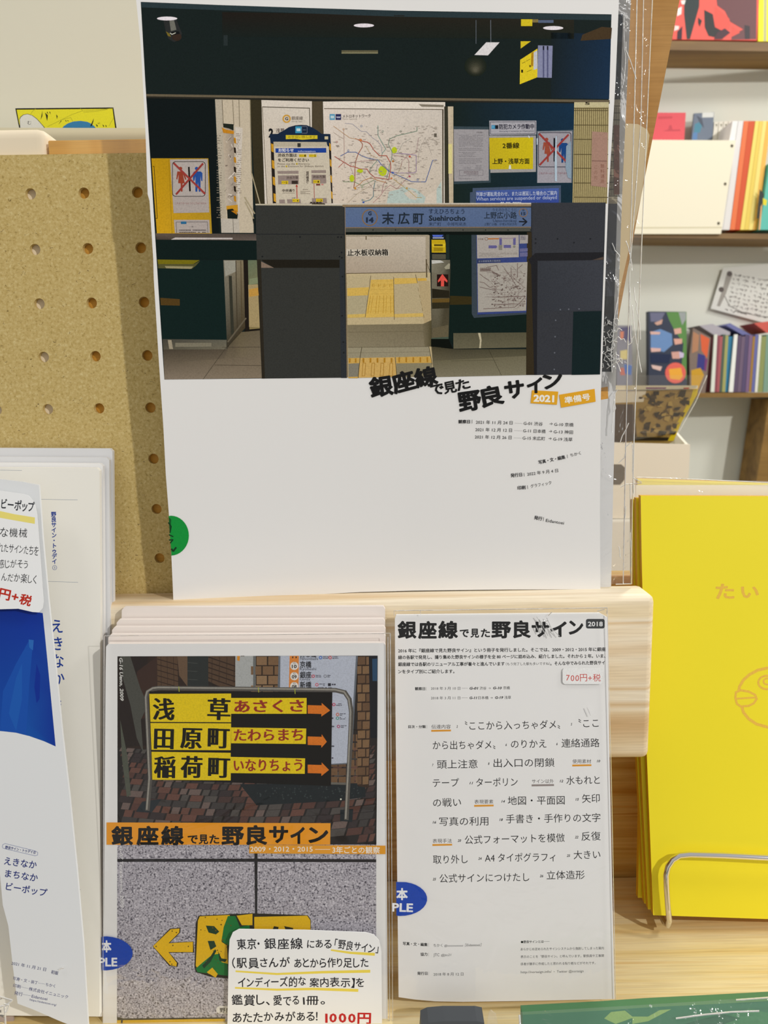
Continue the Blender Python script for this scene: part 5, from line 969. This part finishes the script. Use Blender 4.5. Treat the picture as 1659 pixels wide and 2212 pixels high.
c.text('写真・文・装丁──ちかく', 96, 1876, 416, 1936, 28, '2c3070', 3); c.text('印刷──株式会社イニュニック', 98, 1930, 512, 2020, 30, '2c3070', 3); c.text('発行──Eidantoei', 106, 1988, 356, 2034, 32, '2c3070', 3); c.text('https://eidantoei.org/', 224, 2034, 426, 2076, 22, '3c4078', 3)
c.build('printed_lettering', t, INK, (60, 60))
for q in ([(127, 2095), (133, 2091), (138, 2091)], [(41, 2120), (45, 2114)]): creases('sleeve_crease_glint', LB, [q], t, 3, .0008)
ls = LB.back(-.0028)
t = card('handwritten_card', 'white rounded card with handwritten text and red price, on the blue leaflet', ls, [(-70, 1318), (-70, 1054), (0, 1060), (50, 1067), (62, 1071), (70, 1080), (76, 1092), (80, 1112), (88, 1220), (94, 1300), (92, 1314), (84, 1323), (70, 1322), (40, 1315)])
c = Canvas(ls); c.T(0, 940, 3.1615)
c.poly([(-80, 510), (0, 518), (100, 540), (238, 562), (238, 606), (100, 582), (0, 564), (-80, 552)], 'efe07c', 1)
c.text('ビーポップ', 6, 498, 232, 520, 78, '33363c', 2, (.02, .02), jit=.05)
for s_, x0, y0, x1, y1, h in (('な機械', -2, 686, 184, 698, 72), ('れたサインたちを', -16, 790, 262, 816, 70), ('感じがそう', -14, 904, 190, 906, 66), ('んだか楽しく', 8, 990, 248, 1012, 66)): c.text(s_, x0, y0, x1, y1, h, '26282c', 2, 0, jit=.07)
c.text('円+税', -14, 1106, 208, 1162, 80, 'c0301f', 2, (.03, .03), jit=.06)
c.build('handwriting_print', t, INK)
sf = lean(1960, .3820, 2212, .3720)
t = solid('picture_card', [(-60, 1940), (2, 1945), (8, 1990), (20, 2100), (30, 2212), (24, 2300), (-60, 2300)], sf, .001, mat('mauve_print', 'b9a8a0', .5)); tag(t, 'mauve picture card showing a sliver at the bottom left behind the leaflet', 'card')
bs2 = lean(2130, .3540, 2212, .3500)
t = thing('plastic_bag', 'crumpled clear plastic bag corner at the bottom left', 'bag', bs2.P(0, 2212))
sheet('film', [(-60, 2150), (0, 2153), (28, 2160), (14, 2182), (10, 2250), (-60, 2260)], bs2, CRUMPLE, t, 0)
creases('film_crease_glint', bs2, [[(-5, 2152), (27, 2161), (10, 2175), (12, 2215)], [(8, 2168), (20, 2172), (14, 2188)], [(0, 2176), (8, 2172)]], t, 4, .0005)

# ------------------------------------------------------------------ yellow books on a wire stand at the right
YB = lean(1070, .4680, 1980, .4330, px=1500)
YL = ['rearmost yellow book, its top edge showing above the others', 'yellow book third from the front, behind the wire stand', 'yellow book just behind the front copy, its edge coloured amber as if in shade', 'front yellow book with a gold fish outline, held by a chrome wire']
for k, (xl_, yt, xb) in enumerate(((1377, 1034, 1378), (1366, 1079, 1392), (1374, 1076, 1400), (1384, 1071, 1411))):
    sf = YB.back(.0052 * (3 - k)); d = 3 - k
    t = thing('yellow_book', YL[k], 'book', sf.P(1560, 1982), 'yellow fish books')
    f = k == 3
    yb = 1980 - 12.6 * d; solid('cover', [(xb, yb - 3), (xl_ + 12 if f else xl_ + 8, 1600), (xl_ + 2, 1200), (xl_, yt), (1800, yt + (14 if k == 0 else 2)), (1800, yb + 10)], sf, .004, YELLOW, t, edge=SHADED_EDGE)
    if k == 1:
        o = solid('page_block', [(1374, 1100), (1374, 1048), (1800, 1048), (1800, 1100)], YB.back(.0145), .0006, mat('ivory_paper', 'f4efd8', .6), t)
    if f:
        c = Canvas(sf); c.T(1320, 1020, 3.566); GD = 'efc04e'
        c.text('た', 806, 968, 950, 968, 132, GD, 2, (.03, .03)); c.text('い', 1004, 968, 1140, 962, 118, GD, 2, (.03, .03))
        c.build('gold_lettering', t, SOFT); c = Canvas(sf); c.T(1320, 1020, 3.566)
        c.line([(985, 1680), (990, 1650), (1020, 1600), (1065, 1560), (1130, 1525), (1220, 1505), (1330, 1500), (1480, 1520)], 22, GD, 2)
        c.line([(1010, 1815), (1020, 1850), (1060, 1900), (1120, 1940), (1210, 1965), (1340, 1975), (1480, 1950)], 22, GD, 2)
        c.line([(962, 1695), (1000, 1680), (1060, 1690), (1110, 1715), (1122, 1745), (1100, 1780), (1060, 1800), (1000, 1805), (970, 1785), (958, 1740)], 17, GD, 2, True); c.line([(965, 1745), (1040, 1740), (1110, 1735)], 14, GD, 2)
        c.ring(1200, 1620, 74, 16, GD, 2, 60); c.ring(1202, 1612, 34, 13, GD, 2, 30)
        c.build('fish_print', t, SOFT)
hz = YB.back(.012)
t = thing('film_sleeve', 'clear film sleeve top sticking up behind the front yellow book', 'sleeve', hz.P(1500, 1050))
sheet('film', [(1362, 1262), (1362, 1046), (1376, 1031), (1800, 1044), (1800, 1075), (1386, 1072), (1370, 1100), (1368, 1262)], hz, plastic('hazy_film', .5, 40, .3, .1), t, 0)
creases('film_seam', hz, [[(1376, 1031), (1470, 1034), (1659, 1043), (1800, 1050)], [(1361, 1046), (1362, 1262)], [(1340, 1052), (1352, 1046), (1386, 1044)], [(1368, 1032), (1386, 1042)]], t, 2, .0006, SEAM)
wr = lean(1850, .4320, 1990, .4275, px=1500)
t = thing('wire_stand', 'bent chrome wire stand holding the yellow books on the ledge', 'stand', wr.P(1441, 1990))
P = [(1446, 1989), (1443, 1962), (1440, 1920), (1439, 1890), (1443, 1872), (1453, 1857), (1468, 1848), (1490, 1846), (1560, 1848), (1659, 1853), (1780, 1859)]
pts = [wr.P(*p) for p in P]; b0 = wr.P(1446, 1989)
rear = [(b0[0], b0[1] + .053, 1.0223), (b0[0], b0[1] + .0065, 1.0262), (b0[0], b0[1] + .002, 1.0284), (b0[0], b0[1] + .0004, b0[2] - .0006)]
tube('wire_loop', rear + pts, .00172, CHROME, t, 12)
e0 = pts[-1]
box('foot_bar', b0[0] - .001, e0[0], b0[1] + .053, b0[1] + .0565, 1.0208, 1.0243, CHROME, t, .001, 2)

# ------------------------------------------------------------------ green package and dark case at the bottom
gs = lean(2150, .3500, 2212, .3400, px=1400)
t = thing('green_package', 'dark green printed package in shiny clear film on the bottom shelf edge', 'package', gs.P(1400, 2212))
solid('package', [(1128, 2290), (1129, 2192), (1300, 2183), (1400, 2176), (1520, 2170), (1800, 2155), (1800, 2300)], gs, .006, mat('dark_green_print', '2c6a4a', .35), t, edge=mat('green_card_edge', '4a7a50', .5))
c = Canvas(gs)
c.poly([(1320, 2186), (1350, 2183), (1366, 2196), (1400, 2196), (1425, 2182), (1450, 2180), (1400, 2206), (1366, 2212), (1366, 2199), (1330, 2212), (1305, 2200)], '7fa05a', 1); c.poly([(1560, 2200), (1620, 2178), (1659, 2188), (1659, 2225), (1580, 2230)], '39784e', 1); c.poly([(1440, 2222), (1560, 2190), (1600, 2200), (1480, 2240)], '245c40', 1)
c.build('leaf_print', t, SOFT)
sheet('film', [(1120, 2300), (1124, 2186), (1300, 2176), (1480, 2165), (1800, 2144), (1800, 2300)], gs, CRUMPLE, t, .002)
for q in ([(1122, 2192), (1124, 2225)], [(1460, 2200), (1520, 2192), (1580, 2186), (1640, 2184)], [(1590, 2160), (1700, 2152)]): creases('film_crease_glint', gs, [q], t, 4, .0024)
ds = lean(2200, .3520, 2260, .3480)
t = solid('dark_case', [(905, 2300), (910, 2216), (925, 2209), (960, 2206), (1030, 2206), (1046, 2209), (1050, 2300)], ds, .010, mat('slate_plastic', '4a4e52', .5)); tag(t, 'dark grey case whose rounded top shows at the bottom centre', 'case')
fsx = lean(2180, .3560, 2212, .3500)
t = solid('film_corner', [(1052, 2215), (1056, 2190), (1060, 2182), (1072, 2192), (1076, 2215)], fsx, .0008, CRUMPLE); tag(t, 'small crumpled corner of clear film standing on the pine ledge', 'film')

# ------------------------------------------------------------------ wall shelves in the background (right)
SH = Surf(1.20, 0, .035)
shelf = thing('wall_shelf', 'dark wooden wall shelf unit with three shelves, blurred behind the display rack', 'shelf', (.45, 1.3, 1.2))
def shelfboard(y0, y1, ye0, ye1, dk=.065):
    o = solid('shelf_board', [(1180, y0 - (ye0 - y0) * 1.2), (1800, ye0 + (ye0 - y0) * .5), (1800, ye1 + (ye1 - y1) * .5), (1180, y1 - (ye1 - y1) * 1.2)], SH, dk, SHELFWOOD, shelf); return o
shelfboard(88, 108, 92, 111); shelfboard(503, 514, 505, 517); shelfboard(849, 859, 848, 858)
solid('side_panel', [(1662, 862), (1800, 862), (1800, 1500), (1600, 1500), (1634, 1040)], SH, .06, SHELFWOOD, shelf)
def fpoly(surf, shapes, name, parent, s=(0, 0, 1), m=SOFT):
    c = Canvas(surf); c.T(*s)
    for i, (q, cl) in enumerate(shapes): c.poly(q, cl, 4 + i * 2)
    return c.build(name, parent, m)
V1 = (1380, 0, 4.2545); V2 = (1340, 480, 3.815)
def T_(q, v): return [(v[0] + x / v[2], v[1] + y / v[2]) for x, y in q]
def fbook(label, q, col, v, Y, th=.012, name='book', cat='book', group=None, edge=None):
    sf = Surf(Y, 0, .035); q = T_(q, v); m = mat('cover_' + col, col, .5)
    t = thing(name, label, cat, sf.P(*q[-1]), group); solid('cover', q, sf, th, m, t, edge=edge and mat('edge_' + edge, edge, .6)); return t, sf
t, sf = fbook('red and black picture book facing out on the top background shelf', [(340, -200), (1120, -200), (1085, 372), (308, 362)], 'e4584c', V1, 1.205, .02)
fpoly(sf, [([(420, -200), (560, -200), (555, 60), (470, 360), (440, 360), (415, 130)], '2e3838'), ([(600, 90), (680, 130), (700, 250), (800, 280), (770, 360), (640, 330), (605, 250)], '30302f'), ([(690, -200), (1085, -200), (1080, 360), (850, 365), (860, 250), (900, 300), (960, 270), (840, 200), (790, 100), (720, 50)], '6a4648'),
           ([(700, 60), (830, 170), (840, 240), (800, 300), (700, 250)], 'e4584c'), ([(860, 240), (930, 300), (850, 340)], 'e4584c'), ([(970, 230), (1020, 240), (1020, 360), (975, 360)], '3a3438'), ([(385, 5), (430, 0), (420, 40), (395, 40)], 'e6e2dc'), ([(355, 80), (395, 60), (390, 130), (350, 150)], 'e6e2dc'), ([(330, 235), (370, 240), (365, 270), (325, 285)], 'dcd6d0'), ([(355, 290), (400, 240), (395, 360), (350, 360)], '3a2a34'), ([(545, 160), (580, 190), (560, 245), (545, 210)], '2e3030'), ([(720, 300), (790, 260), (840, 300), (760, 360), (690, 360)], '4a3038')], 'cover_print', t, V1)
t, sf = fbook('bright yellow book beside the red picture book on the top background shelf', [(1108, -200), (1300, -200), (1300, 382), (1096, 380)], 'f0ea1c', V1, 1.205, .02)
fpoly(sf, [([(1150, -200), (1180, -200), (1172, 378), (1145, 378)], 'b8b88a')], 'cover_print', t, V1)
t, sf = fbook('cream file box with three dark studs on the middle background shelf', [(100, 1285), (892, 1290), (755, 2150), (-60, 2150)], 'e9e2c9', V1, 1.195, .05, 'file_box', 'box')
for x, y in ((855, 1340), (793, 1690), (732, 2052)):
    p = sf.P(*T_([(x, y)], V1)[0]); bm = bmesh.new(); bmesh.ops.create_uvsphere(bm, u_segments=10, v_segments=6, radius=.0022)
    for v_ in bm.verts: v_.co = Vector((p[0] + v_.co.x, p[1] + v_.co.y * .4, p[2] + v_.co.z))
    me = bpy.data.meshes.new('stud'); bm.to_mesh(me); bm.free(); fix(link('stud', me, t, mat('dark_stud', '5a5440', .4)))
fpoly(sf, [([(-60, 2088), (765, 2085), (763, 2096), (-60, 2100)], 'cfc6a4')], 'fold_line', t, V1)
t, sf = fbook('red booklet in clear film standing in the cream file box', [(120, 1035), (432, 1035), (415, 1330), (80, 1330)], 'e0505a', V1, 1.250, .004, 'booklet', 'booklet')
fpoly(sf, [([(180, 1070), (310, 1068), (305, 1090), (178, 1095)], 'cf4650'), ([(280, 1150), (300, 1150), (310, 1190), (380, 1190), (380, 1205), (220, 1205), (270, 1190)], 'c84450')], 'cover_print', t, V1)
t, sf = fbook('slate blue booklet with white label standing in the cream file box', [(508, 1042), (692, 1030), (672, 1330), (480, 1330)], '6a7688', V1, 1.250, .004, 'booklet', 'booklet')
fpoly(sf, [([(585, 1035), (690, 1032), (684, 1078), (582, 1080)], 'dde0dc'), ([(515, 1140), (560, 1120), (580, 1160), (560, 1220), (505, 1220)], '4a88a0'), ([(530, 1060), (580, 1090), (600, 1180), (560, 1130)], '4c5464'), ([(498, 1220), (540, 1215), (535, 1284), (492, 1284)], '5a84b8')], 'cover_print', t, V1)
for k in range(4):
    x = 694 + k * 44; t, sf = fbook(['first slim white booklet right of the slate blue one', 'second slim white booklet behind the cream file box', 'third slim white booklet behind the cream file box', 'last slim white booklet before the leaning white book'][k], [(x, 1122 - k * 3), (x + 38, 1118 - k * 3), (x + 20, 1330), (x - 20, 1330)], 'e2ded0', V1, 1.250, .01, 'booklet', 'booklet', 'slim white booklets')
    fpoly(sf, [([(x + 8, 1140), (x + 30, 1140), (x + 19, 1170)], '8a8670')], 'cover_print', t, V1)
for i, (a, b, c_, d, col, lb) in enumerate(((862, 910, 690, 770, 'e6e4e0', 'white book leaning beside the cream file box'), (914, 962, 772, 834, 'dcdad8', 'pale grey book leaning between the white book and the orange books'), (966, 1010, 838, 884, 'e0703a', 'light orange book leaning on the middle background shelf'), (1012, 1068, 886, 928, 'cc4c14', 'deep orange book leaning beside the yellow books'),
                                        (1072, 1106, 932, 968, 'ecd468', 'first yellow book after the orange ones, leaning'), (1109, 1140, 970, 1008, 'e2c656', 'second yellow book after the orange ones, leaning'), (1142, 1176, 1010, 1048, 'edd878', 'palest of the yellow leaning books'), (1178, 1215, 1050, 1090, 'eab24a', 'amber book at the end of the yellow leaning row'))):
    fbook(lb, [(a, 1112), (b, 1112), (d, 2112), (c_, 2112)], col, V1, 1.205, .055)
t, sf = fbook('teal book with black and yellow art at the end of the middle shelf', [(1200, 1500), (1340, 1500), (1340, 2112), (1108, 2112)], '5ab8a8', V1, 1.198, .05)
fpoly(sf, [([(1110, 1740), (1150, 1780), (1120, 2000), (1085, 2010)], '2c3028'), ([(1140, 1820), (1180, 1840), (1170, 1890), (1140, 1880)], 'e0d22a'), ([(1135, 1870), (1115, 2112), (1100, 2112), (1120, 1900)], 'e0a870')], 'cover_print', t, V1)
# lower shelf
t, sf = fbook('photo book whose cover shows people on grass, with a round red sticker', [(232, 735), (545, 738), (548, 1405), (236, 1405)], '2c3448', V2, 1.205, .012)
fpoly(sf, [([(380, 740), (545, 740), (547, 1300), (500, 1240), (520, 1000), (440, 880), (400, 800)], '5c8a4a'), ([(245, 745), (370, 745), (330, 820), (250, 820)], '6a6c86'), ([(480, 742), (540, 742), (540, 800), (510, 850)], '9aa0a0'),
           ([(250, 905), (330, 880), (425, 920), (430, 1010), (360, 1070), (250, 1040)], '6a8cbc'), ([(440, 880), (500, 870), (505, 915), (450, 925)], 'd8a898'), ([(440, 960), (510, 960), (508, 1000), (450, 1010)], 'd8a494'), ([(420, 1070), (490, 1065), (490, 1125), (430, 1125)], 'd0a094'),
           ([(485, 1065), (525, 1080), (520, 1115), (490, 1120)], 'c8bcd8'), ([(245, 900), (330, 905), (325, 925), (250, 925)], 'd8b0a4'), ([(250, 1035), (335, 1040), (330, 1065), (255, 1070)], 'd8b0a8'), ([(255, 1175), (345, 1190), (330, 1225), (265, 1205)], 'd8b8b0'), ([(280, 830), (350, 800), (340, 840), (300, 850)], 'c8a090'), ([(245, 1080), (420, 1090), (400, 1160), (250, 1160)], '1c2848')], 'cover_print', t, V2)
c = Canvas(sf, 40); c.T(*V2); c.circle(455, 1242, 86, 'e0665a', 1); c.poly([(400, 1210), (500, 1200), (515, 1270), (490, 1300), (410, 1290)], 'eaa83a', 2); c.build('round_sticker', t, SOFT)['label'] = 'round red sticker with yellow middle'
t, sf = fbook('colourful patterned book seen through the film beside the white booklet', [(-30, 850), (95, 850), (100, 1400), (-30, 1400)], '7a7880', V2, 1.205, .012)
fpoly(sf, [([(0, 870), (90, 860), (80, 980), (10, 960)], '4a4468'), ([(0, 1060), (60, 1050), (60, 1130), (0, 1130)], 'c8b87a'), ([(30, 1170), (95, 1180), (90, 1260), (40, 1250)], '4a6aa8'), ([(0, 1200), (30, 1200), (40, 1260), (0, 1260)], 'b86a58'), ([(0, 900), (30, 900), (25, 960), (0, 960)], 'c87858')], 'cover_print', t, V2)
t, sf = fbook('comic with orange and blue cover art leaning at the start of the lower shelf row', [(600, 870), (745, 950), (720, 1240), (700, 1408), (575, 1408), (570, 1100)], '7a6a60', V2, 1.203, .012)
fpoly(sf, [([(660, 920), (735, 960), (715, 1120), (670, 1060)], 'd8623c'), ([(640, 1080), (700, 1100), (690, 1220), (630, 1200)], '3a3a80'), ([(585, 1220), (660, 1200), (690, 1260), (640, 1380), (585, 1380)], 'c89a2c'), ([(600, 900), (650, 930), (640, 1060), (590, 1080)], 'b08060'), ([(700, 1120), (720, 1130), (705, 1230), (690, 1220)], '7a3a70')], 'cover_print', t, V2)
row = [(775, 800, 745, 775, 'd8dcd0', 'white wire book end, at the left of the lower shelf row'), (800, 822, 770, 795, '8a4652', 'maroon'), (822, 845, 792, 815, 'a8585c', 'dusty red'), (845, 868, 814, 838, '4c5a4c', 'dark green'), (868, 892, 836, 864, 'a0a060', 'olive'), (892, 930, 864, 892, '2c7aa0', 'blue'),
       (940, 968, 895, 930, 'e6e8e2', 'white upright book end between the blue and the purple spines'), (972, 1000, 930, 962, '5c4c66', 'dull purple'), (1002, 1030, 964, 994, '6c5a70', 'mauve'), (1032, 1062, 996, 1030, '54486a', 'deep violet'), (1064, 1092, 1032, 1058, '7a6080', 'greyish plum'), (1094, 1112, 1060, 1078, 'a07a34', 'bronze'),
       (1114, 1140, 1080, 1104, '6468a0', 'periwinkle'), (1142, 1164, 1108, 1130, 'dcdcd0', 'off-white'), (1166, 1204, 1132, 1172, '8a9258', 'moss green'), (1206, 1250, 1176, 1220, '7a9a88', 'sage')]
for i, (a, b, c_, d, col, lb) in enumerate(row):
    end = 'end' in lb
    fbook(lb if end else lb + ' comic spine in the lower background shelf row', [(a, 925 + (i % 3) * 8), (b, 925 + (i % 3) * 8), (d, 1400), (c_, 1400)], col, V2, 1.202 if end else 1.206, .003 if end else .055, 'book_end' if end else 'book', 'book end' if end else 'book')
for lb, q, col in (('grey comic lying across the tops of the first spines', [(650, 852), (760, 838), (905, 905), (905, 930), (780, 935)], 'a8a4ac'), ('blue comic lying across the tops of the purple spines', [(870, 850), (905, 832), (1098, 940), (1080, 972)], '6a6ea0'), ('red comic lying on top at the far end of the lower row', [(1100, 832), (1260, 812), (1260, 905), (1205, 910)], 'c8584c')):
    fbook(lb, q, col, V2, 1.212, .05)
# handwritten sheet on the wall
sf = Surf(1.283, 0, .0)
q = T_([(848, 376), (1300, 340), (1300, 860), (745, 712)], V2); t = thing('handwritten_sheet', 'white sheet with rows of handwriting and a pen drawing, pinned on the back wall', 'sheet', sf.P(*q[-1]))
solid('sheet', q, sf, .0006, mat('sheet_white', 'dadbd4', .6), t)
c = Canvas(sf); c.T(*V2)
c.poly([(880, 410), (915, 405), (925, 430), (870, 590), (820, 695), (795, 690), (840, 560)], 'a09c94', 3); c.circle(900, 425, 22, '5c5450', 5); c.circle(832, 555, 22, '5c5450', 5)
for r in range(9):
    y = 430 + r * 36
    for k in range(9): x = 935 + k * 38 - r * 8; x += random.uniform(-9, 9); y0_ = y + k * 7 + random.uniform(-5, 5); c.line([(x, y0_), (x + random.uniform(10, 30), y0_ + random.uniform(-8, 12)), (x + random.uniform(2, 24), y0_ + random.uniform(8, 18))], random.uniform(3, 7), '6a6460', 5)
c.line([(860, 610), (900, 690), (1000, 740), (1140, 775), (1260, 785)], 6, '6a6660', 5); c.line([(930, 745), (950, 730), (1040, 760)], 8, '6a6660', 6)
c.build('handwriting_print', t, SOFT)
# white box with a comic in it
BX = Surf(.80)
t = thing('white_box', 'white open box holding a comic, standing between the rack and the back wall', 'box', BX.P(1430, 1100))
WB = mat('white_box', 'e4ddcc', .6); t0 = t
def wb(q, s_, th=.004): solid('panel', q, s_, th, WB, t)
wb([(1250, 954), (1368, 957), (1491, 960), (1484, 1120), (1250, 1120)], BX)
b_ = Surf(.88); wb([(1250, 928), (1372, 930), (1464, 933), (1462, 1100), (1250, 1100)], b_)
me = bpy.data.meshes.new('side_panel'); B2 = Surf(.8045); A = [B2.P(1488, 961), b_.P(1463, 933), b_.P(1458, 1100), B2.P(1480, 1119)]
me.from_pydata([tuple(map(float, p)) for p in A] + [tuple(map(float, p + np.array([-.003, 0, 0]))) for p in A], [], [(0, 1, 2, 3), (7, 6, 5, 4), (0, 4, 5, 1), (1, 5, 6, 2), (2, 6, 7, 3), (3, 7, 4, 0)])
fix(link('side_panel', me, t, WB))
cm = lean(842, .790, 952, .818, px=1430)
t = thing('comic_book', 'comic with sepia cover art and yellow spine leaning out of the white box', 'book', cm.P(1420, 952))
solid('cover', T_([(-60, 1388), (190, 1388), (610, 1376), (640, 1378), (632, 1420), (505, 1650), (440, 1802), (390, 1830), (-60, 1830)], V2), cm, .012, mat('sepia', 'a88c4c', .45), t, edge=mat('bright_pages', 'f0ead0', .6))
rs = random.Random(31); sh = [([(600, 1380), (640, 1378), (632, 1420), (505, 1650), (440, 1802), (392, 1802), (470, 1650), (585, 1440)], 'e8d01c'), ([(-60, 1500), (110, 1500), (140, 1800), (-60, 1820)], '5c4c3c'), ([(-60, 1390), (215, 1390), (190, 1480), (-60, 1490)], 'e6e0cc')]
for _ in range(70):
    x, y = rs.uniform(150, 540), rs.uniform(1400, 1740)
    if x < 600 - (y - 1380) * .5: sh.append(([(x, y), (x + rs.uniform(15, 60), y + rs.uniform(-10, 10)), (x + rs.uniform(15, 50), y + rs.uniform(15, 50)), (x - 5, y + rs.uniform(10, 40))], rs.choice(['3a3020', '4c3e28', 'c0a45c', '6a5632'])))
sh += [([(140, 1770), (400, 1775), (390, 1800), (125, 1800)], '2c2418'), ([(270, 1395), (320, 1392), (318, 1425), (275, 1425)], '2c2418'), ([(500, 1385), (545, 1382), (530, 1440), (470, 1440)], '3c3222'), ([(440, 1570), (495, 1572), (480, 1600), (435, 1598)], '2c2418'), ([(320, 1720), (385, 1725), (370, 1755), (312, 1752)], '1c1810')]
fpoly(cm, sh, 'cover_print', t, V2)
o = solid('page_block', T_([(-60, 1345), (640, 1345), (636, 1372), (-60, 1384)], V2), cm.back(.001), .010, mat('bright_pages', 'f0ead0', .6), t)
fpoly(cm.back(.001), [([(210, 1362), (380, 1362), (375, 1372), (212, 1374)], '8a4a8a'), ([(520, 1364), (570, 1362), (565, 1372), (522, 1374)], 'd8583c')], 'spine_mark', t, V2)
sheet('film_sleeve', T_([(100, 1260), (715, 1260), (620, 1480), (480, 1730), (100, 1800)], V2), cm, plastic('film_soft', .2, 30, .06), t, .004)
creases('film_seam', cm, [T_([(715, 1260), (620, 1480), (480, 1730)], V2)], t, 2.2, .0045, SEAM)
c = Canvas(BX, 12); c.poly([(1288, 1003), (1342, 1003), (1350, 1010), (1349, 1036), (1340, 1047), (1288, 1047)], '6f6658', 1); c.build('hand_hole', t0, SOFT)['label'] = 'dark rounded hand hole'
zz = BX.P(1400, 1119)[2]
o = box('white_counter', .10, .62, .795, .90, 0.0, float(zz) - .0005, mat('counter_white', 'd9d4c6', .6), None, .003); tag(o, 'plain pale counter under the white open box, behind the pine rail', 'counter')
